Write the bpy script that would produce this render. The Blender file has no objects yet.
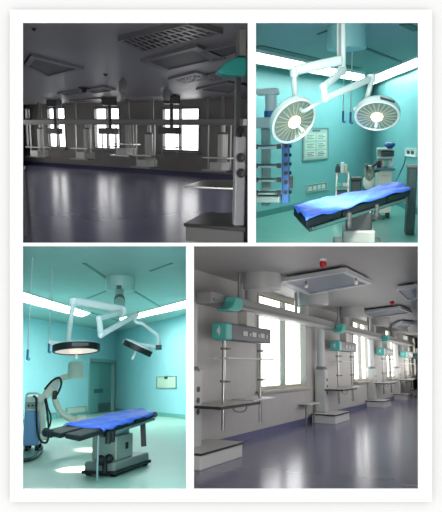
import bpy, bmesh, math, random
from mathutils import Vector, Matrix
random.seed(7)
SC = bpy.context.scene
COL = SC.collection
FPX = 560.0                      # focal length in pixels of a 442 x 512 frame
BOARD = 4.5                      # distance of the white board with the four openings
V = Vector

# ------------------------------------------------------------------ materials
def lin(c):
    c = c / 255.0
    return c / 12.92 if c <= 0.04045 else ((c + 0.055) / 1.055) ** 2.4
MATS = {}
def mat(name, rgb, rough=0.5, metal=0.0, noise=0.0, scale=3.0, spec=0.5, emit=0.0, ecol=None, bump=0.0, alpha=None):
    if name in MATS: return MATS[name]
    m = bpy.data.materials.new(name); m.use_nodes = True
    nt = m.node_tree; b = nt.nodes['Principled BSDF']
    col = (lin(rgb[0]), lin(rgb[1]), lin(rgb[2]), 1)
    b.inputs['Base Color'].default_value = col
    b.inputs['Roughness'].default_value = rough
    b.inputs['Metallic'].default_value = metal
    b.inputs['Specular IOR Level'].default_value = spec
    if noise or bump:
        tc = nt.nodes.new('ShaderNodeTexCoord')
        nz = nt.nodes.new('ShaderNodeTexNoise'); nz.inputs['Scale'].default_value = scale
        nz.inputs['Detail'].default_value = 4
        nt.links.new(tc.outputs['Object'], nz.inputs['Vector'])
        if noise:
            rp = nt.nodes.new('ShaderNodeValToRGB')
            rp.color_ramp.elements[0].position = 0.3; rp.color_ramp.elements[1].position = 0.7
            rp.color_ramp.elements[0].color = tuple(c * (1 - noise) for c in col[:3]) + (1,)
            rp.color_ramp.elements[1].color = tuple(min(1, c * (1 + noise)) for c in col[:3]) + (1,)
            nt.links.new(nz.outputs['Fac'], rp.inputs['Fac'])
            nt.links.new(rp.outputs['Color'], b.inputs['Base Color'])
        if bump:
            bp = nt.nodes.new('ShaderNodeBump'); bp.inputs['Strength'].default_value = bump
            bp.inputs['Distance'].default_value = 0.02
            nt.links.new(nz.outputs['Fac'], bp.inputs['Height'])
            nt.links.new(bp.outputs['Normal'], b.inputs['Normal'])
    if emit:
        e = ecol or rgb
        b.inputs['Emission Color'].default_value = (lin(e[0]), lin(e[1]), lin(e[2]), 1)
        b.inputs['Emission Strength'].default_value = emit
    MATS[name] = m
    return m

# ------------------------------------------------------------------ mesh builder
def frame_of(d):
    d = d.normalized()
    a = V((0, 0, 1)) if abs(d.z) < 0.9 else V((1, 0, 0))
    x = d.cross(a).normalized(); y = d.cross(x).normalized()
    return x, y, d
class MB:
    def __init__(s): s.v = []; s.f = []; s.sm = []
    def add(s, vs, fs, smooth=False):
        o = len(s.v); s.v += [V(p) for p in vs]
        s.f += [[i + o for i in f] for f in fs]; s.sm += [smooth] * len(fs); return s
    def poly(s, pts): return s.add(pts, [list(range(len(pts)))])
    def slab(s, pts, vec):
        n = len(pts); vec = V(vec); pts = [V(p) for p in pts]
        fs = [list(range(n)), list(range(2 * n - 1, n - 1, -1))]
        fs += [[i, i + n, (i + 1) % n + n, (i + 1) % n] for i in range(n)]
        return s.add(pts + [p + vec for p in pts], fs)
    def box(s, x0, x1, y0, y1, z0, z1):
        return s.slab([(x0, y0, z0), (x1, y0, z0), (x1, y1, z0), (x0, y1, z0)], (0, 0, z1 - z0))
    def bar(s, p, q, w, h, up=(0, 0, 1)):
        p, q = V(p), V(q); d = (q - p).normalized(); up = V(up)
        x = d.cross(up).normalized(); u = x.cross(d).normalized()
        c = [p + x * a * w / 2 + u * b * h / 2 for a, b in ((-1, -1), (1, -1), (1, 1), (-1, 1))]
        return s.slab(c, q - p)
    def cyl(s, p, q, r, r2=None, n=20, cap=True):
        p, q = V(p), V(q); r2 = r if r2 is None else r2
        x, y, d = frame_of(q - p)
        A = [p + (x * math.cos(t) + y * math.sin(t)) * r for t in [2 * math.pi * i / n for i in range(n)]]
        B = [q + (x * math.cos(t) + y * math.sin(t)) * r2 for t in [2 * math.pi * i / n for i in range(n)]]
        s.add(A + B, [[i, (i + 1) % n, (i + 1) % n + n, i + n] for i in range(n)], True)
        if cap: s.add(A, [list(range(n))[::-1]]); s.add(B, [list(range(n))])
        return s
    def tube(s, path, r, n=8, sub=4):
        P = [V(p) for p in path]
        if sub > 1 and len(P) > 2:
            Q = []
            for i in range(len(P) - 1):
                p0, p1, p2, p3 = P[max(i - 1, 0)], P[i], P[i + 1], P[min(i + 2, len(P) - 1)]
                for k in range(sub):
                    t = k / sub
                    Q.append(0.5 * ((2 * p1) + (p2 - p0) * t + (2 * p0 - 5 * p1 + 4 * p2 - p3) * t * t + (3 * p1 - p0 - 3 * p2 + p3) * t ** 3))
            P = Q + [P[-1]]
        x = None; rings = []
        for i, p in enumerate(P):
            d = (P[min(i + 1, len(P) - 1)] - P[max(i - 1, 0)]).normalized()
            if x is None: x, _, _ = frame_of(d)
            x = (x - d * x.dot(d)).normalized(); y = d.cross(x)
            rings += [p + (x * math.cos(2 * math.pi * k / n) + y * math.sin(2 * math.pi * k / n)) * r for k in range(n)]
        fs = []
        for i in range(len(P) - 1):
            for k in range(n):
                a = i * n + k; b = i * n + (k + 1) % n
                fs.append([a, b, b + n, a + n])
        s.add(rings, fs, True)
        s.add(rings[:n], [list(range(n))[::-1]]); s.add(rings[-n:], [list(range(n))])
        return s
    def lathe(s, prof, c, axis, n=40):
        x, y, d = frame_of(V(axis)); c = V(c); vs = []
        for (r, h) in prof:
            for k in range(n):
                t = 2 * math.pi * k / n
                vs.append(c + d * h + (x * math.cos(t) + y * math.sin(t)) * max(r, 1e-4))
        fs = []
        for i in range(len(prof) - 1):
            for k in range(n):
                a = i * n + k; b = i * n + (k + 1) % n
                fs.append([a, b, b + n, a + n])
        return s.add(vs, fs, True)
    def ball(s, c, r, n=14, sq=1.0):
        return s.lathe([(r * math.sin(math.pi * i / 8), -r * sq * math.cos(math.pi * i / 8)) for i in range(9)], c, (0, 0, 1), n)
    def mesh(s, name, m, inv=None, recalc=True):
        me = bpy.data.meshes.new(name)
        vs = [inv @ p for p in s.v] if inv else s.v
        me.from_pydata([tuple(p) for p in vs], [], s.f)
        me.polygons.foreach_set('use_smooth', s.sm)
        bm = bmesh.new(); bm.from_mesh(me)
        bmesh.ops.remove_doubles(bm, verts=bm.verts, dist=1e-5)
        if recalc: bmesh.ops.recalc_face_normals(bm, faces=bm.faces)
        bm.to_mesh(me); bm.free()
        if any(s.sm): me.set_sharp_from_angle(angle=math.radians(42))
        me.materials.append(m)
        return me

# ------------------------------------------------------------------ rooms
class Room:
    def __init__(s, ax, ay, eye, ceil):
        d = V(((ax - 221) / FPX, 1, -(ay - 256) / FPX)).normalized()
        s.R = V((0, 1, 0)).rotation_difference(d).to_matrix()
        s.eye, s.zc = eye, ceil
        s.M = s.R.to_4x4() @ Matrix.Translation((0, 0, -eye))    # room -> world, camera at the world origin
        s.Rt = s.R.transposed()
        s.E = V((0, 0, eye)); s.things = []
    def ray(s, x, y): return s.Rt @ V(((x - 221) / FPX, 1, -(y - 256) / FPX))
    def P(s, x, y, Y):                                            # point at room depth Y
        r = s.ray(x, y); return s.E + r * (Y / r.y)
    def H(s, x, y, z=0.0):                                        # point at height z
        r = s.ray(x, y); return s.E + r * ((z - s.eye) / r.z)
    def C(s, x, y): return s.H(x, y, s.zc)
    def on(s, x, y, pl, off=0.0):                                 # point on a plane (p, inward n), moved inwards by off
        r = s.ray(x, y); p, n = pl
        return s.E + r * ((p + n * off - s.E).dot(n) / r.dot(n))
    def wall(s, a, b):                                            # vertical plane through two floor points, normal to the eye
        p, q = s.H(*a), s.H(*b); d = (q - p).normalized()
        n = V((-d.y, d.x, 0)).normalized()
        if (s.E - p).dot(n) < 0: n = -n
        return (p, n)
def clip(poly, p, n):
    out = []
    for i in range(len(poly)):
        a, b = poly[i], poly[(i + 1) % len(poly)]
        da, db = (a - p).dot(n), (b - p).dot(n)
        if da >= 0: out.append(a)
        if da * db < 0: out.append(a + (b - a) * (da / (da - db)))
    return out
def structure(name, me, room=None):
    o = bpy.data.objects.new(name, me); COL.objects.link(o); o['kind'] = 'structure'
    if room: o.matrix_world = room.M
    return o
def shell(room, rect, planes, mats, side_mat, holes=None):
    """convex room: floor, ceiling, the walls given, and splayed side walls from the opening in the board"""
    x0, y0, x1, y1 = rect; g = 0.8
    pl = [('floor', V((0, 0, 0)), V((0, 0, 1))), ('ceiling', V((0, 0, room.zc)), V((0, 0, -1)))]
    pl += [(k, p[0], p[1]) for k, p in planes.items()]
    cs = [room.ray(x0 - g, y0 - g), room.ray(x1 + g, y0 - g), room.ray(x1 + g, y1 + g), room.ray(x0 - g, y1 + g)]
    mid = room.ray((x0 + x1) / 2, (y0 + y1) / 2)
    for nm, i in (('wall_top', 0), ('wall_right', 1), ('wall_bottom', 2), ('wall_left', 3)):
        n = cs[i].cross(cs[(i + 1) % 4]).normalized()
        if n.dot(mid) < 0: n = -n
        pl.append((nm + '_splay', room.E.copy(), n))
    fn = room.Rt @ V((0, 1, 0)); pl.append(('front', room.E + fn * (BOARD + 0.012), fn))
    for (nm, p, n) in pl:
        if nm == 'front': continue
        x, y, _ = frame_of(n)
        if abs(n.z) < 0.5 and 'splay' not in nm: x = V((-n.y, n.x, 0)).normalized(); y = V((0, 0, 1))
        base = p if 'splay' not in nm else p
        pg = [base + x * a * 200 + y * b * 200 for a, b in ((-1, -1), (1, -1), (1, 1), (-1, 1))]
        for (m2, p2, n2) in pl:
            if m2 != nm and pg: pg = clip(pg, p2, n2)
        if len(pg) < 3: continue
        mb = MB(); hs = (holes or {}).get(nm, [])
        if hs:
            us = sorted({-200.0, 200.0, *[h[0] for h in hs], *[h[1] for h in hs]})
            for i in range(len(us) - 1):
                ua, ub = us[i], us[i + 1]
                strip = clip(clip(pg, p + x * ua, x), p + x * ub, -x)
                if len(strip) < 3: continue
                hh = [h for h in hs if h[0] <= ua + 1e-6 and h[1] >= ub - 1e-6]
                if not hh: mb.poly(strip); continue
                h = hh[0]
                lo = clip(strip, p + y * h[2], -y); hi = clip(strip, p + y * h[3], y)
                if len(lo) > 2: mb.poly(lo)
                if len(hi) > 2: mb.poly(hi)
        else: mb.poly(pg)
        m = mats.get(nm, side_mat)
        for k, f in enumerate(mb.f):                               # every face looks into the room
            a, b, c = (mb.v[f[i]] for i in (0, 1, 2))
            if (b - a).cross(c - a).dot(n) < 0: mb.f[k] = f[::-1]
        structure(nm.replace('_splay', ''), mb.mesh(nm, m, recalc=False), room)
def hole(room, pl, a, b):                                         # rectangle in wall coordinates (u, z) from two pixels
    p, n = pl; x = V((-n.y, n.x, 0)).normalized()
    A, B = room.on(*a, pl) - p, room.on(*b, pl) - p
    return (min(A.dot(x), B.dot(x)), max(A.dot(x), B.dot(x)), min(A.z, B.z), max(A.z, B.z))

# ------------------------------------------------------------------ things
class Thing:
    def __init__(s, room, name, label, cat, loc, rz=0.0, group=None):
        s.room = room; s.T = Matrix.Translation(V(loc)) @ Matrix.Rotation(rz, 4, 'Z'); s.inv = s.T.inverted()
        o = bpy.data.objects.new(name, None); COL.objects.link(o); o.empty_display_size = 0.1
        o.matrix_world = room.M @ s.T
        o['label'] = label; o['category'] = cat
        if group: o['group'] = group
        s.o = o; room.things.append(o)
    def part(s, name, mb, m, parent=None, label=None, bev=0.0, local=False, kind=None):
        o = bpy.data.objects.new(name, mb.mesh(name, m, None if local else s.inv)); COL.objects.link(o)
        o.parent = parent or s.o
        if label: o['label'] = label
        if kind: o['kind'] = kind
        if bev: bevel(o, bev)
        return o
def bevel(o, w):
    b = o.modifiers.new('bevel', 'BEVEL'); b.width = w; b.segments = 2; b.limit_method = 'ANGLE'; b.angle_limit = math.radians(50)
def solo(room, name, mb, m, label, cat, loc, group=None, bev=0.0):
    T = Matrix.Translation(V(loc))
    o = bpy.data.objects.new(name, mb.mesh(name, m, T.inverted())); COL.objects.link(o)
    o.matrix_world = room.M @ T
    o['label'] = label; o['category'] = cat
    if group: o['group'] = group
    if bev: bevel(o, bev)
    room.things.append(o)
    return o
def copy_tree(o, parent=None):
    c = o.copy(); COL.objects.link(c); c.parent = parent
    for ch in list(o.children): copy_tree(ch, c)
    return c
def place(o, room, loc, rz, label):
    o.matrix_world = room.M @ Matrix.Translation(V(loc)) @ Matrix.Rotation(rz, 4, 'Z'); o['label'] = label; room.things.append(o)
def mean(ps): return sum((V(p) for p in ps), V((0, 0, 0))) / len(ps)
def shrink(q, k):
    c = mean(q); return [c + (p - c) * k for p in q]
def lerp(a, b, t): return a + (b - a) * t
def bil(q, u, v): return lerp(lerp(q[0], q[1], u), lerp(q[3], q[2], u), v)

# common materials
white = mat('white_enamel', (226, 230, 228), 0.35)
offwhite = mat('off_white_panel', (205, 204, 198), 0.45, noise=0.04)
steel = mat('brushed_steel', (175, 176, 174), 0.3, 1.0)
greymetal = mat('grey_painted_metal', (128, 128, 126), 0.45)
darkgrey = mat('dark_grey_plastic', (66, 67, 70), 0.45)
black = mat('black_rubber', (16, 17, 19), 0.5)
blackpad = mat('black_vinyl_pad', (10, 11, 14), 0.55)
teal = mat('teal_plastic', (92, 190, 180), 0.4)
red = mat('red_plastic', (190, 28, 40), 0.4)
bluecloth = mat('blue_drape_cloth', (66, 104, 216), 0.5, noise=0.12, scale=14, bump=0.5)
bluepaint = mat('blue_painted_metal', (70, 120, 178), 0.4)
paper = mat('notice_paper', (196, 204, 190), 0.8, noise=0.05, scale=8)
# ------------------------------------------------------------------ the white board with four openings
R_TL = (23, 23, 247.7, 242.7); R_TR = (256, 23, 417.9, 242.7)
R_BL = (23, 246.3, 186, 488.5); R_BR = (194, 246.3, 417.9, 488.5)
def bp(x, y, d=BOARD): return V(((x - 221) / FPX * d, d, -(y - 256) / FPX * d))
cardmat = mat('white_board_paint', (140, 140, 140), 0.9, spec=0.1)
wallmat = mat('white_wall_paint', (136, 136, 136), 0.9, spec=0.1, noise=0.004)
def holed(xs, ys, rects, d, t, flare):
    """sheet with rectangular openings whose edges are cut back"""
    mb = MB()
    def ins(x, y): return any(r[0] <= x <= r[2] and r[1] <= y <= r[3] for r in rects)
    for i in range(len(xs) - 1):
        for j in range(len(ys) - 1):
            if ins((xs[i] + xs[i + 1]) / 2, (ys[j] + ys[j + 1]) / 2): continue
            mb.poly([bp(xs[i], ys[j], d), bp(xs[i + 1], ys[j], d), bp(xs[i + 1], ys[j + 1], d), bp(xs[i], ys[j + 1], d)])
    for r in rects:
        a = [bp(r[0], r[1], d), bp(r[2], r[1], d), bp(r[2], r[3], d), bp(r[0], r[3], d)]
        b = [bp(r[0] - flare, r[1] - flare, d) , bp(r[2] + flare, r[1] - flare, d), bp(r[2] + flare, r[3] + flare, d), bp(r[0] - flare, r[3] + flare, d)]
        b = [p + V((0, t, 0)) for p in b]
        for k in range(4): mb.poly([a[k], a[(k + 1) % 4], b[(k + 1) % 4], b[k]])
    return mb
rects = [R_TL, R_TR, R_BL, R_BR]
CARD = (9.8, 9.6, 432.2, 502.0)
xs = sorted({CARD[0], CARD[2], *[r[0] for r in rects], *[r[2] for r in rects]})
ys = sorted({CARD[1], CARD[3], *[r[1] for r in rects], *[r[3] for r in rects]})
cd = holed(xs, ys, rects, BOARD, 0.010, 0.5)
q = [bp(CARD[0], CARD[1]), bp(CARD[2], CARD[1]), bp(CARD[2], CARD[3]), bp(CARD[0], CARD[3])]
THK = 0.04
for k in range(4): cd.poly([q[k], q[(k + 1) % 4], q[(k + 1) % 4] + V((0, THK, 0)), q[k] + V((0, THK, 0))])
structure('trim_1', cd.mesh('trim_1', cardmat))
wb = holed([-260, 16, 426, 700], [-240, 16, 496, 750], [(16, 16, 426, 496)], BOARD + THK, 0.02, 0.0)
structure('wall_front', wb.mesh('wall_front', wallmat))
# ================================================================== dim ward, windows in the far wall (top left)
A = Room(135, 134, 1.5, 2.75)
a_wall = mat('ward_wall_paint', (140, 135, 128), 0.6, noise=0.04)
a_ceil = mat('ward_ceiling_panel', (128, 128, 132), 0.4, noise=0.05, scale=1.5)
vinyl = mat('violet_grey_vinyl', (112, 112, 146), 0.23, noise=0.08, scale=0.8, spec=0.6)
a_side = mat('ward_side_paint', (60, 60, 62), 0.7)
aw = A.wall((23, 164), (247, 179.5))
a_win = [((46, 107), (67, 148.6)), ((93, 107), (121, 150.5)), ((161.5, 107.2), (200, 152.8)), ((24, 107), (33, 148))]
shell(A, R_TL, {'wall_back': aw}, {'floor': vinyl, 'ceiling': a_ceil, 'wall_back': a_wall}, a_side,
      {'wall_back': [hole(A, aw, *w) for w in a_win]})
frame_m = mat('window_frame_grey', (112, 112, 110), 0.5)
# light passes the clear panes
def glassmat():
    m = bpy.data.materials.new('clear_window_glass'); m.use_nodes = True; nt = m.node_tree
    nt.nodes.remove(nt.nodes['Principled BSDF'])
    t = nt.nodes.new('ShaderNodeBsdfTransparent'); g = nt.nodes.new('ShaderNodeBsdfGlossy'); g.inputs['Roughness'].default_value = 0.02
    x = nt.nodes.new('ShaderNodeMixShader'); x.inputs[0].default_value = 0.06
    nt.links.new(t.outputs[0], x.inputs[1]); nt.links.new(g.outputs[0], x.inputs[2])
    nt.links.new(x.outputs[0], nt.nodes['Material Output'].inputs['Surface'])
    return m
glass = glassmat()
NWIN = [0]
def window(room, pl, a, b, mull, trans, fw=0.07, sill=True, fm=None, blind=None):
    """frame, mullions, transoms and pane in a wall hole; mull / trans are fractions of width and height"""
    p, n = pl; x = V((-n.y, n.x, 0)).normalized(); u0, u1, z0, z1 = hole(room, pl, a, b)
    NWIN[0] += 1
    def pt(u, z, d=0.0): return V((p.x, p.y, 0)) + x * u + V((0, 0, z)) + n * d
    fr = MB()
    def rect(ua, ub, za, zb, d0, d1): fr.slab([pt(ua, za, d0), pt(ub, za, d0), pt(ub, zb, d0), pt(ua, zb, d0)], n * (d1 - d0))
    for (ua, ub, za, zb) in ((u0, u1, z0, z0 + fw), (u0, u1, z1 - fw, z1), (u0, u0 + fw, z0 + fw, z1 - fw), (u1 - fw, u1, z0 + fw, z1 - fw)):
        rect(ua, ub, za, zb, -0.14, 0.02)
    for f in mull: u = lerp(u0, u1, f); rect(u - fw / 2, u + fw / 2, z0 + fw, z1 - fw, -0.12, 0.0)
    for f in trans: z = lerp(z0, z1, f); rect(u0 + fw, u1 - fw, z - fw / 2, z + fw / 2, -0.11, 0.0)
    w = structure('window_%d' % NWIN[0], fr.mesh('window', fm or frame_m), room)
    gl = MB().slab([pt(u0 + .01, z0 + .01, -0.08), pt(u1 - .01, z0 + .01, -0.08), pt(u1 - .01, z1 - .01, -0.08), pt(u0 + .01, z1 - .01, -0.08)], n * 0.006)
    g = bpy.data.objects.new('pane', gl.mesh('pane', glass)); COL.objects.link(g); g.parent = w
    if sill:
        s = MB().slab([pt(u0 - .06, z0 - .05, 0), pt(u1 + .06, z0 - .05, 0), pt(u1 + .06, z0, 0), pt(u0 - .06, z0, 0)], n * 0.16)
        g = bpy.data.objects.new('sill', s.mesh('sill', fm or frame_m)); COL.objects.link(g); g.parent = w
    if blind:
        bl = MB(); zb = lerp(z0, z1, blind); k = 9
        for i in range(k):
            z = lerp(zb, z1 - fw, (i + 0.5) / k); h = (z1 - zb) / k * 0.42
            bl.slab([pt(u0 + fw, z - h, -0.06), pt(u1 - fw, z - h, -0.06), pt(u1 - fw, z + h * 0.6, -0.03), pt(u0 + fw, z + h * 0.6, -0.03)], n * 0.006)
        g = bpy.data.objects.new('blind', bl.mesh('blind', mat('beige_blind', (196, 188, 150), 0.8))); COL.objects.link(g); g.parent = w
    return w
for i, w in enumerate(a_win): window(A, aw, *w, [0.5] if i != 2 else [0.48], [0.70], fw=0.08)
# baseboard of the far wall
p, n = aw
q0, q1 = A.on(23, 164, aw, .0), A.on(247, 179.5, aw, .0)
structure('baseboard_back', MB().slab([V((q0.x, q0.y, 0)), V((q1.x, q1.y, 0)), V((q1.x, q1.y, .14)), V((q0.x, q0.y, .14))], n * 0.02).mesh('baseboard', mat('violet_skirting', (74, 74, 104), 0.4)), A)

# long bridge beam in front of the windows
OFF = 1.2
b0, b1 = A.on(24.5, 124.2, aw, OFF), A.on(246, 119.5, aw, OFF)
zb = (b0.z + b1.z) / 2
beam = Thing(A, 'bridge_beam', 'long grey supply beam hung level across the far windows of the dim ward', 'beam', (b0.x, b0.y, zb))
bm_ = MB().bar(V((b0.x, b0.y, zb)), V((b1.x, b1.y, zb)), 0.32, 0.2)
beam.part('beam_body', bm_, mat('ward_beam_grey', (140, 140, 138), 0.45), bev=0.02)
bw_ = (b1 - b0).normalized(); bw_.z = 0
rl = MB().bar(V((b0.x, b0.y, zb - .06)) + n * .17, V((b1.x, b1.y, zb - .06)) + n * .17, 0.03, 0.04)
beam.part('rail', rl, greymetal)
for px in (40, 75, 128, 152, 208, 223):
    c = A.on(px, 121, aw, OFF)
    beam.part('hanger', MB().cyl((c.x, c.y, zb + .09), (c.x, c.y, A.zc), 0.07, n=12), greymetal)

# ceiling fixtures
a_dark = mat('dark_ceiling_grille', (52, 52, 54), 0.5)
a_rim = mat('ward_fixture_rim', (108, 108, 110), 0.4)
a_panel = mat('ward_diffuser_panel', (72, 72, 75), 0.5)
def ceil_fixture(room, q4, name, label, cat, rim, inset, drop=0.10, k=0.8, grid=None, group=None, hang=0.0, gm=None):
    q = [room.H(x, y, room.zc - hang - drop) + V((0, 0, drop)) for x, y in q4]; c = mean(q)
    t = Thing(room, name, label, cat, (c.x, c.y, room.zc - drop - hang), 0, group)
    i = shrink(q, k); d = V((0, 0, -drop))
    f = MB()
    for a in range(4):
        b = (a + 1) % 4
        f.slab([q[a], q[b], i[b], i[a]], d)
    t.part('frame', f, rim)
    e = V((0, 0, -drop * 0.55))
    t.part('panel', MB().slab([p + e for p in i], (0, 0, 0.03)), inset)
    if grid:
        g = MB()
        for a in range(grid[0] + 1):
            u = a / grid[0]; p0, p1 = bil(i, u, 0) + e, bil(i, u, 1) + e
            g.bar(p0 + d * .22, p1 + d * .22, 0.05, drop * .42)
        for a in range(grid[1] + 1):
            u = a / grid[1]; p0, p1 = bil(i, 0, u) + e, bil(i, 1, u) + e
            g.bar(p0 + d * .2, p1 + d * .2, 0.05, drop * .4)
        t.part('louvre', g, gm or rim)
    if hang:
        h = MB()
        for p in shrink(q, 0.85): h.cyl(p - V((0, 0, .01)), V((p.x, p.y, room.zc)), 0.02, n=8)
        t.part('rod', h, rim)
    return t
cf = 'ceiling fixtures of the dim ward'
ceil_fixture(A, [(118, 41), (189, 24.3), (223, 34), (143, 52)], 'louvred_light', 'unlit louvred light fitting, nearest the top edge of the dim ward ceiling', 'ceiling light', a_rim, mat('louvre_dark_box', (40, 40, 42), .6), 0.07, 0.93, (12, 3), cf, gm=mat('louvre_blade', (128, 128, 130), .3, .6))  # dark inset behind paler blades
ceil_fixture(A, [(140, 62), (197, 47), (226, 59), (166, 72)], 'diffuser', 'large square air diffuser just beyond the louvred light fitting', 'air diffuser', a_rim, a_panel, 0.05, 0.78, None, cf)
ceil_fixture(A, [(198, 52), (243, 43), (247, 50), (212, 62)], 'diffuser', 'square dark air diffuser right above the teal end cap', 'air diffuser', a_rim, a_dark, 0.05, 0.78, None, cf)
ceil_fixture(A, [(168, 80), (196, 73), (216, 78), (184, 84.5)], 'diffuser', 'small dark diffuser between the large square one and the middle of the ceiling', 'air diffuser', a_rim, a_dark, 0.05, 0.75, (6, 4), cf)
ceil_fixture(A, [(194, 78), (219, 73.5), (236, 78), (214, 82)], 'diffuser', 'narrow grille behind and left of the teal end cap', 'air diffuser', a_rim, a_dark, 0.05, 0.75, (6, 4), cf)
ceil_fixture(A, [(196, 90), (228, 83), (247, 86), (230, 94)], 'diffuser', 'flat pale ceiling panel near the right end of the window wall', 'air diffuser', a_rim, a_panel, 0.06, 0.8, None, cf)
ceil_fixture(A, [(23.5, 66), (31, 56), (84, 69.5), (48, 78)], 'diffuser', 'big air diffuser at the left edge of the dim ward ceiling', 'air diffuser', a_rim, a_dark, 0.05, 0.78, None, cf)
ceil_fixture(A, [(57, 94), (79, 91), (84, 93), (68, 96)], 'diffuser', 'thin dark panel beneath the dome detector at ceiling left', 'air diffuser', a_rim, a_dark, 0.06, 0.8, None, cf)
ceil_fixture(A, [(84, 91), (103, 87.5), (116, 91), (95, 93.5)], 'diffuser', 'small dark ceiling panel left of the ceiling loudspeaker', 'air diffuser', a_rim, a_dark, 0.06, 0.8, None, cf)
ceil_fixture(A, [(68, 101.2), (100, 98.6), (117, 101), (88, 103)], 'diffuser', 'long thin panel close above the second window from left', 'air diffuser', a_rim, a_dark, 0.05, 0.8, None, cf)
for (x, y, r, lab) in ((105.5, 74, .035, 'small dark dome detector beside the tip of the big left diffuser'), (83.5, 87.5, .10, 'larger dark dome detector between the left ceiling panels'), (34, 28.5, .022, 'tiny dark detector in the top left corner of the ward ceiling'), (174.5, 94.5, .05, 'small detector right of the ceiling loudspeaker in mid ceiling')):
    c = A.C(x, y)
    solo(A, 'smoke_detector', MB().lathe([(r * 1.5, 0), (r * 1.5, -r * .3), (r, -r * .6), (r * .7, -r * 1.3), (0, -r * 1.5)], c, (0, 0, 1), 20), mat('detector_dark', (40, 38, 40), .4), lab, 'detector', c, 'ceiling detectors in the dim ward')
for (x, y, lab) in ((123, 78, 'small hanging cylinder loudspeaker in middle of the ward ceiling'), (166.5, 87, 'hanging cylinder loudspeaker above the right hand window'), (59, 99, 'hanging cylinder loudspeaker above the left windows')):
    c = A.C(x, y); t = Thing(A, 'loudspeaker', lab, 'loudspeaker', c, 0, 'ceiling loudspeakers')
    t.part('body', MB().lathe([(0, -.34), (.08, -.34), (.095, -.3), (.095, -.08), (.05, -.03), (.05, 0)], c, (0, 0, 1), 20), mat('speaker_grey', (120, 120, 118), .4))
    t.part('grille', MB().lathe([(0, -.345), (.07, -.345), (.07, -.335)], c, (0, 0, 1), 20), darkgrey)

# supply columns hanging along the beam
def far_column(px, top, bot, lab, w=0.28, flip=1):
    c = A.on(px, bot, aw, OFF); z0 = c.z; ztop = zb - .1
    t = Thing(A, 'supply_column', lab, 'medical column', (c.x, c.y, z0), math.atan2(bw_.y, bw_.x), 'supply columns along the window wall')
    L = lambda *a: MB().box(*a)
    t.part('upper_tube', MB().cyl((0, 0, 1.25), (0, 0, ztop - z0), 0.075, n=14), offwhite, local=True)
    m = MB().cyl((0, 0, .3), (0, 0, 1.2), w / 2, n=14)
    for k in range(6): m.cyl((w * .46 * math.cos(k), -w * .46 * abs(math.sin(k)), .3), (w * .46 * math.cos(k), -w * .46 * abs(math.sin(k)), 1.2), .035, n=8)
    t.part('column', m, offwhite, local=True)
    t.part('collar', MB().cyl((0, 0, 1.2), (0, 0, 1.27), w / 2 + .03, w / 2 - .06, 14), greymetal, local=True)
    t.part('shelf', L(-.5, .5, -.5, .1, .0, .05), steel, local=True)
    t.part('shelf', L(-.5, .5, -.45, .1, .42, .46), steel, local=True)
    t.part('base_unit', L(-.25, .25, -.4, .15, .05, .3), offwhite, local=True, bev=.01)
    for sx in (-.45, .45): t.part('rail_pole', MB().cyl((sx, -.2, .05), (sx, -.2, ztop - z0), .025, n=8), steel, local=True)
    return t
far_column(149.5, 121, 167.5, 'pale supply column on the beam left of the right hand window')
far_column(222.5, 121, 171, 'pale supply column on the beam right of the right hand window', 0.32)
far_column(88, 121, 159.5, 'pale supply column with shelf left of the middle window', 0.24)
far_column(42, 121, 157.5, 'pale supply column with shelf left of the second window', 0.24)
far_column(129, 121, 156, 'slim supply column just right of the middle window', 0.2)
# consoles that hang in front of the windows
for (x0, x1, y, lab) in ((48.5, 60, 131, 'dark console box hanging before the left window'), (101, 116, 131, 'dark console box hanging before the middle window'), (160.5, 178.5, 130.5, 'dark console box hanging before the right hand window')):
    p0, p1 = A.on(x0, y, aw, 1.9), A.on(x1, y, aw, 1.9); m_ = (p0 + p1) / 2; p1.z = p0.z
    t = Thing(A, 'hanging_console', lab, 'medical console', (m_.x, m_.y, p0.z - .1), 0, 'consoles hung before the windows')
    t.part('console', MB().bar(p0, p1, .3, .22), darkgrey, bev=.02)
    d_ = lerp(p0, p1, .62)
    t.part('hanging_post', MB().cyl(d_ + V((0, 0, .1)), (d_.x, d_.y, A.zc - .1), .06, n=12), darkgrey)
    t.part('ceiling_box', MB().box(d_.x - .27, d_.x + .27, d_.y - .3, d_.y + .3, A.zc - .25, A.zc - .002), darkgrey, bev=.02)
    g = MB()
    for f in (.08, .92):
        e = lerp(p0, p1, f); g.cyl(e - V((0, 0, .1)), e - V((0, 0, .85)), .022, n=8)
    g.bar(lerp(p0, p1, -.1) - V((0, 0, .55)), lerp(p0, p1, 1.1) - V((0, 0, .55)), .2, .03)
    t.part('rack', g, greymetal)

# near pendant at the right edge
t = Thing(A, 'supply_pendant', 'near supply pendant with white socket column and two trays, at the dim right edge', 'medical pendant', A.P(241, 235, 7.6))
c0 = A.P(236, 136, 7.3); c1 = A.P(246.6, 136, 7.3); zlow = 0.02
colm = mat('socket_column_white', (176, 176, 178), .4)
t.part('column', MB().box(c0.x, c1.x, 7.3, 7.48, zlow, c0.z), colm, bev=.02)
cc = (c0.x + c1.x) / 2
for yy in (157.5, 173):
    s_ = A.P(240.5, yy, 7.3)
    k = t.part('socket', MB().lathe([(.055, 0), (.055, .012), (.045, .02), (.02, .012), (0, .012)], s_, (0, -1, 0), 20), darkgrey)
    t.part('socket_ring', MB().lathe([(.055, 0), (.065, 0), (.065, .016), (.055, .016)], s_, (0, -1, 0), 20), steel, k)
g_ = A.P(239.5, 130, 7.3)
t.part('gauge', MB().cyl(g_, g_ + V((0, -.06, 0)), .05, n=18).cyl(g_ - V((0, 0, .09)), g_ + V((0, 0, .0)), .03, n=12), black)
p0 = A.P(234.3, 243, 7.5)
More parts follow.
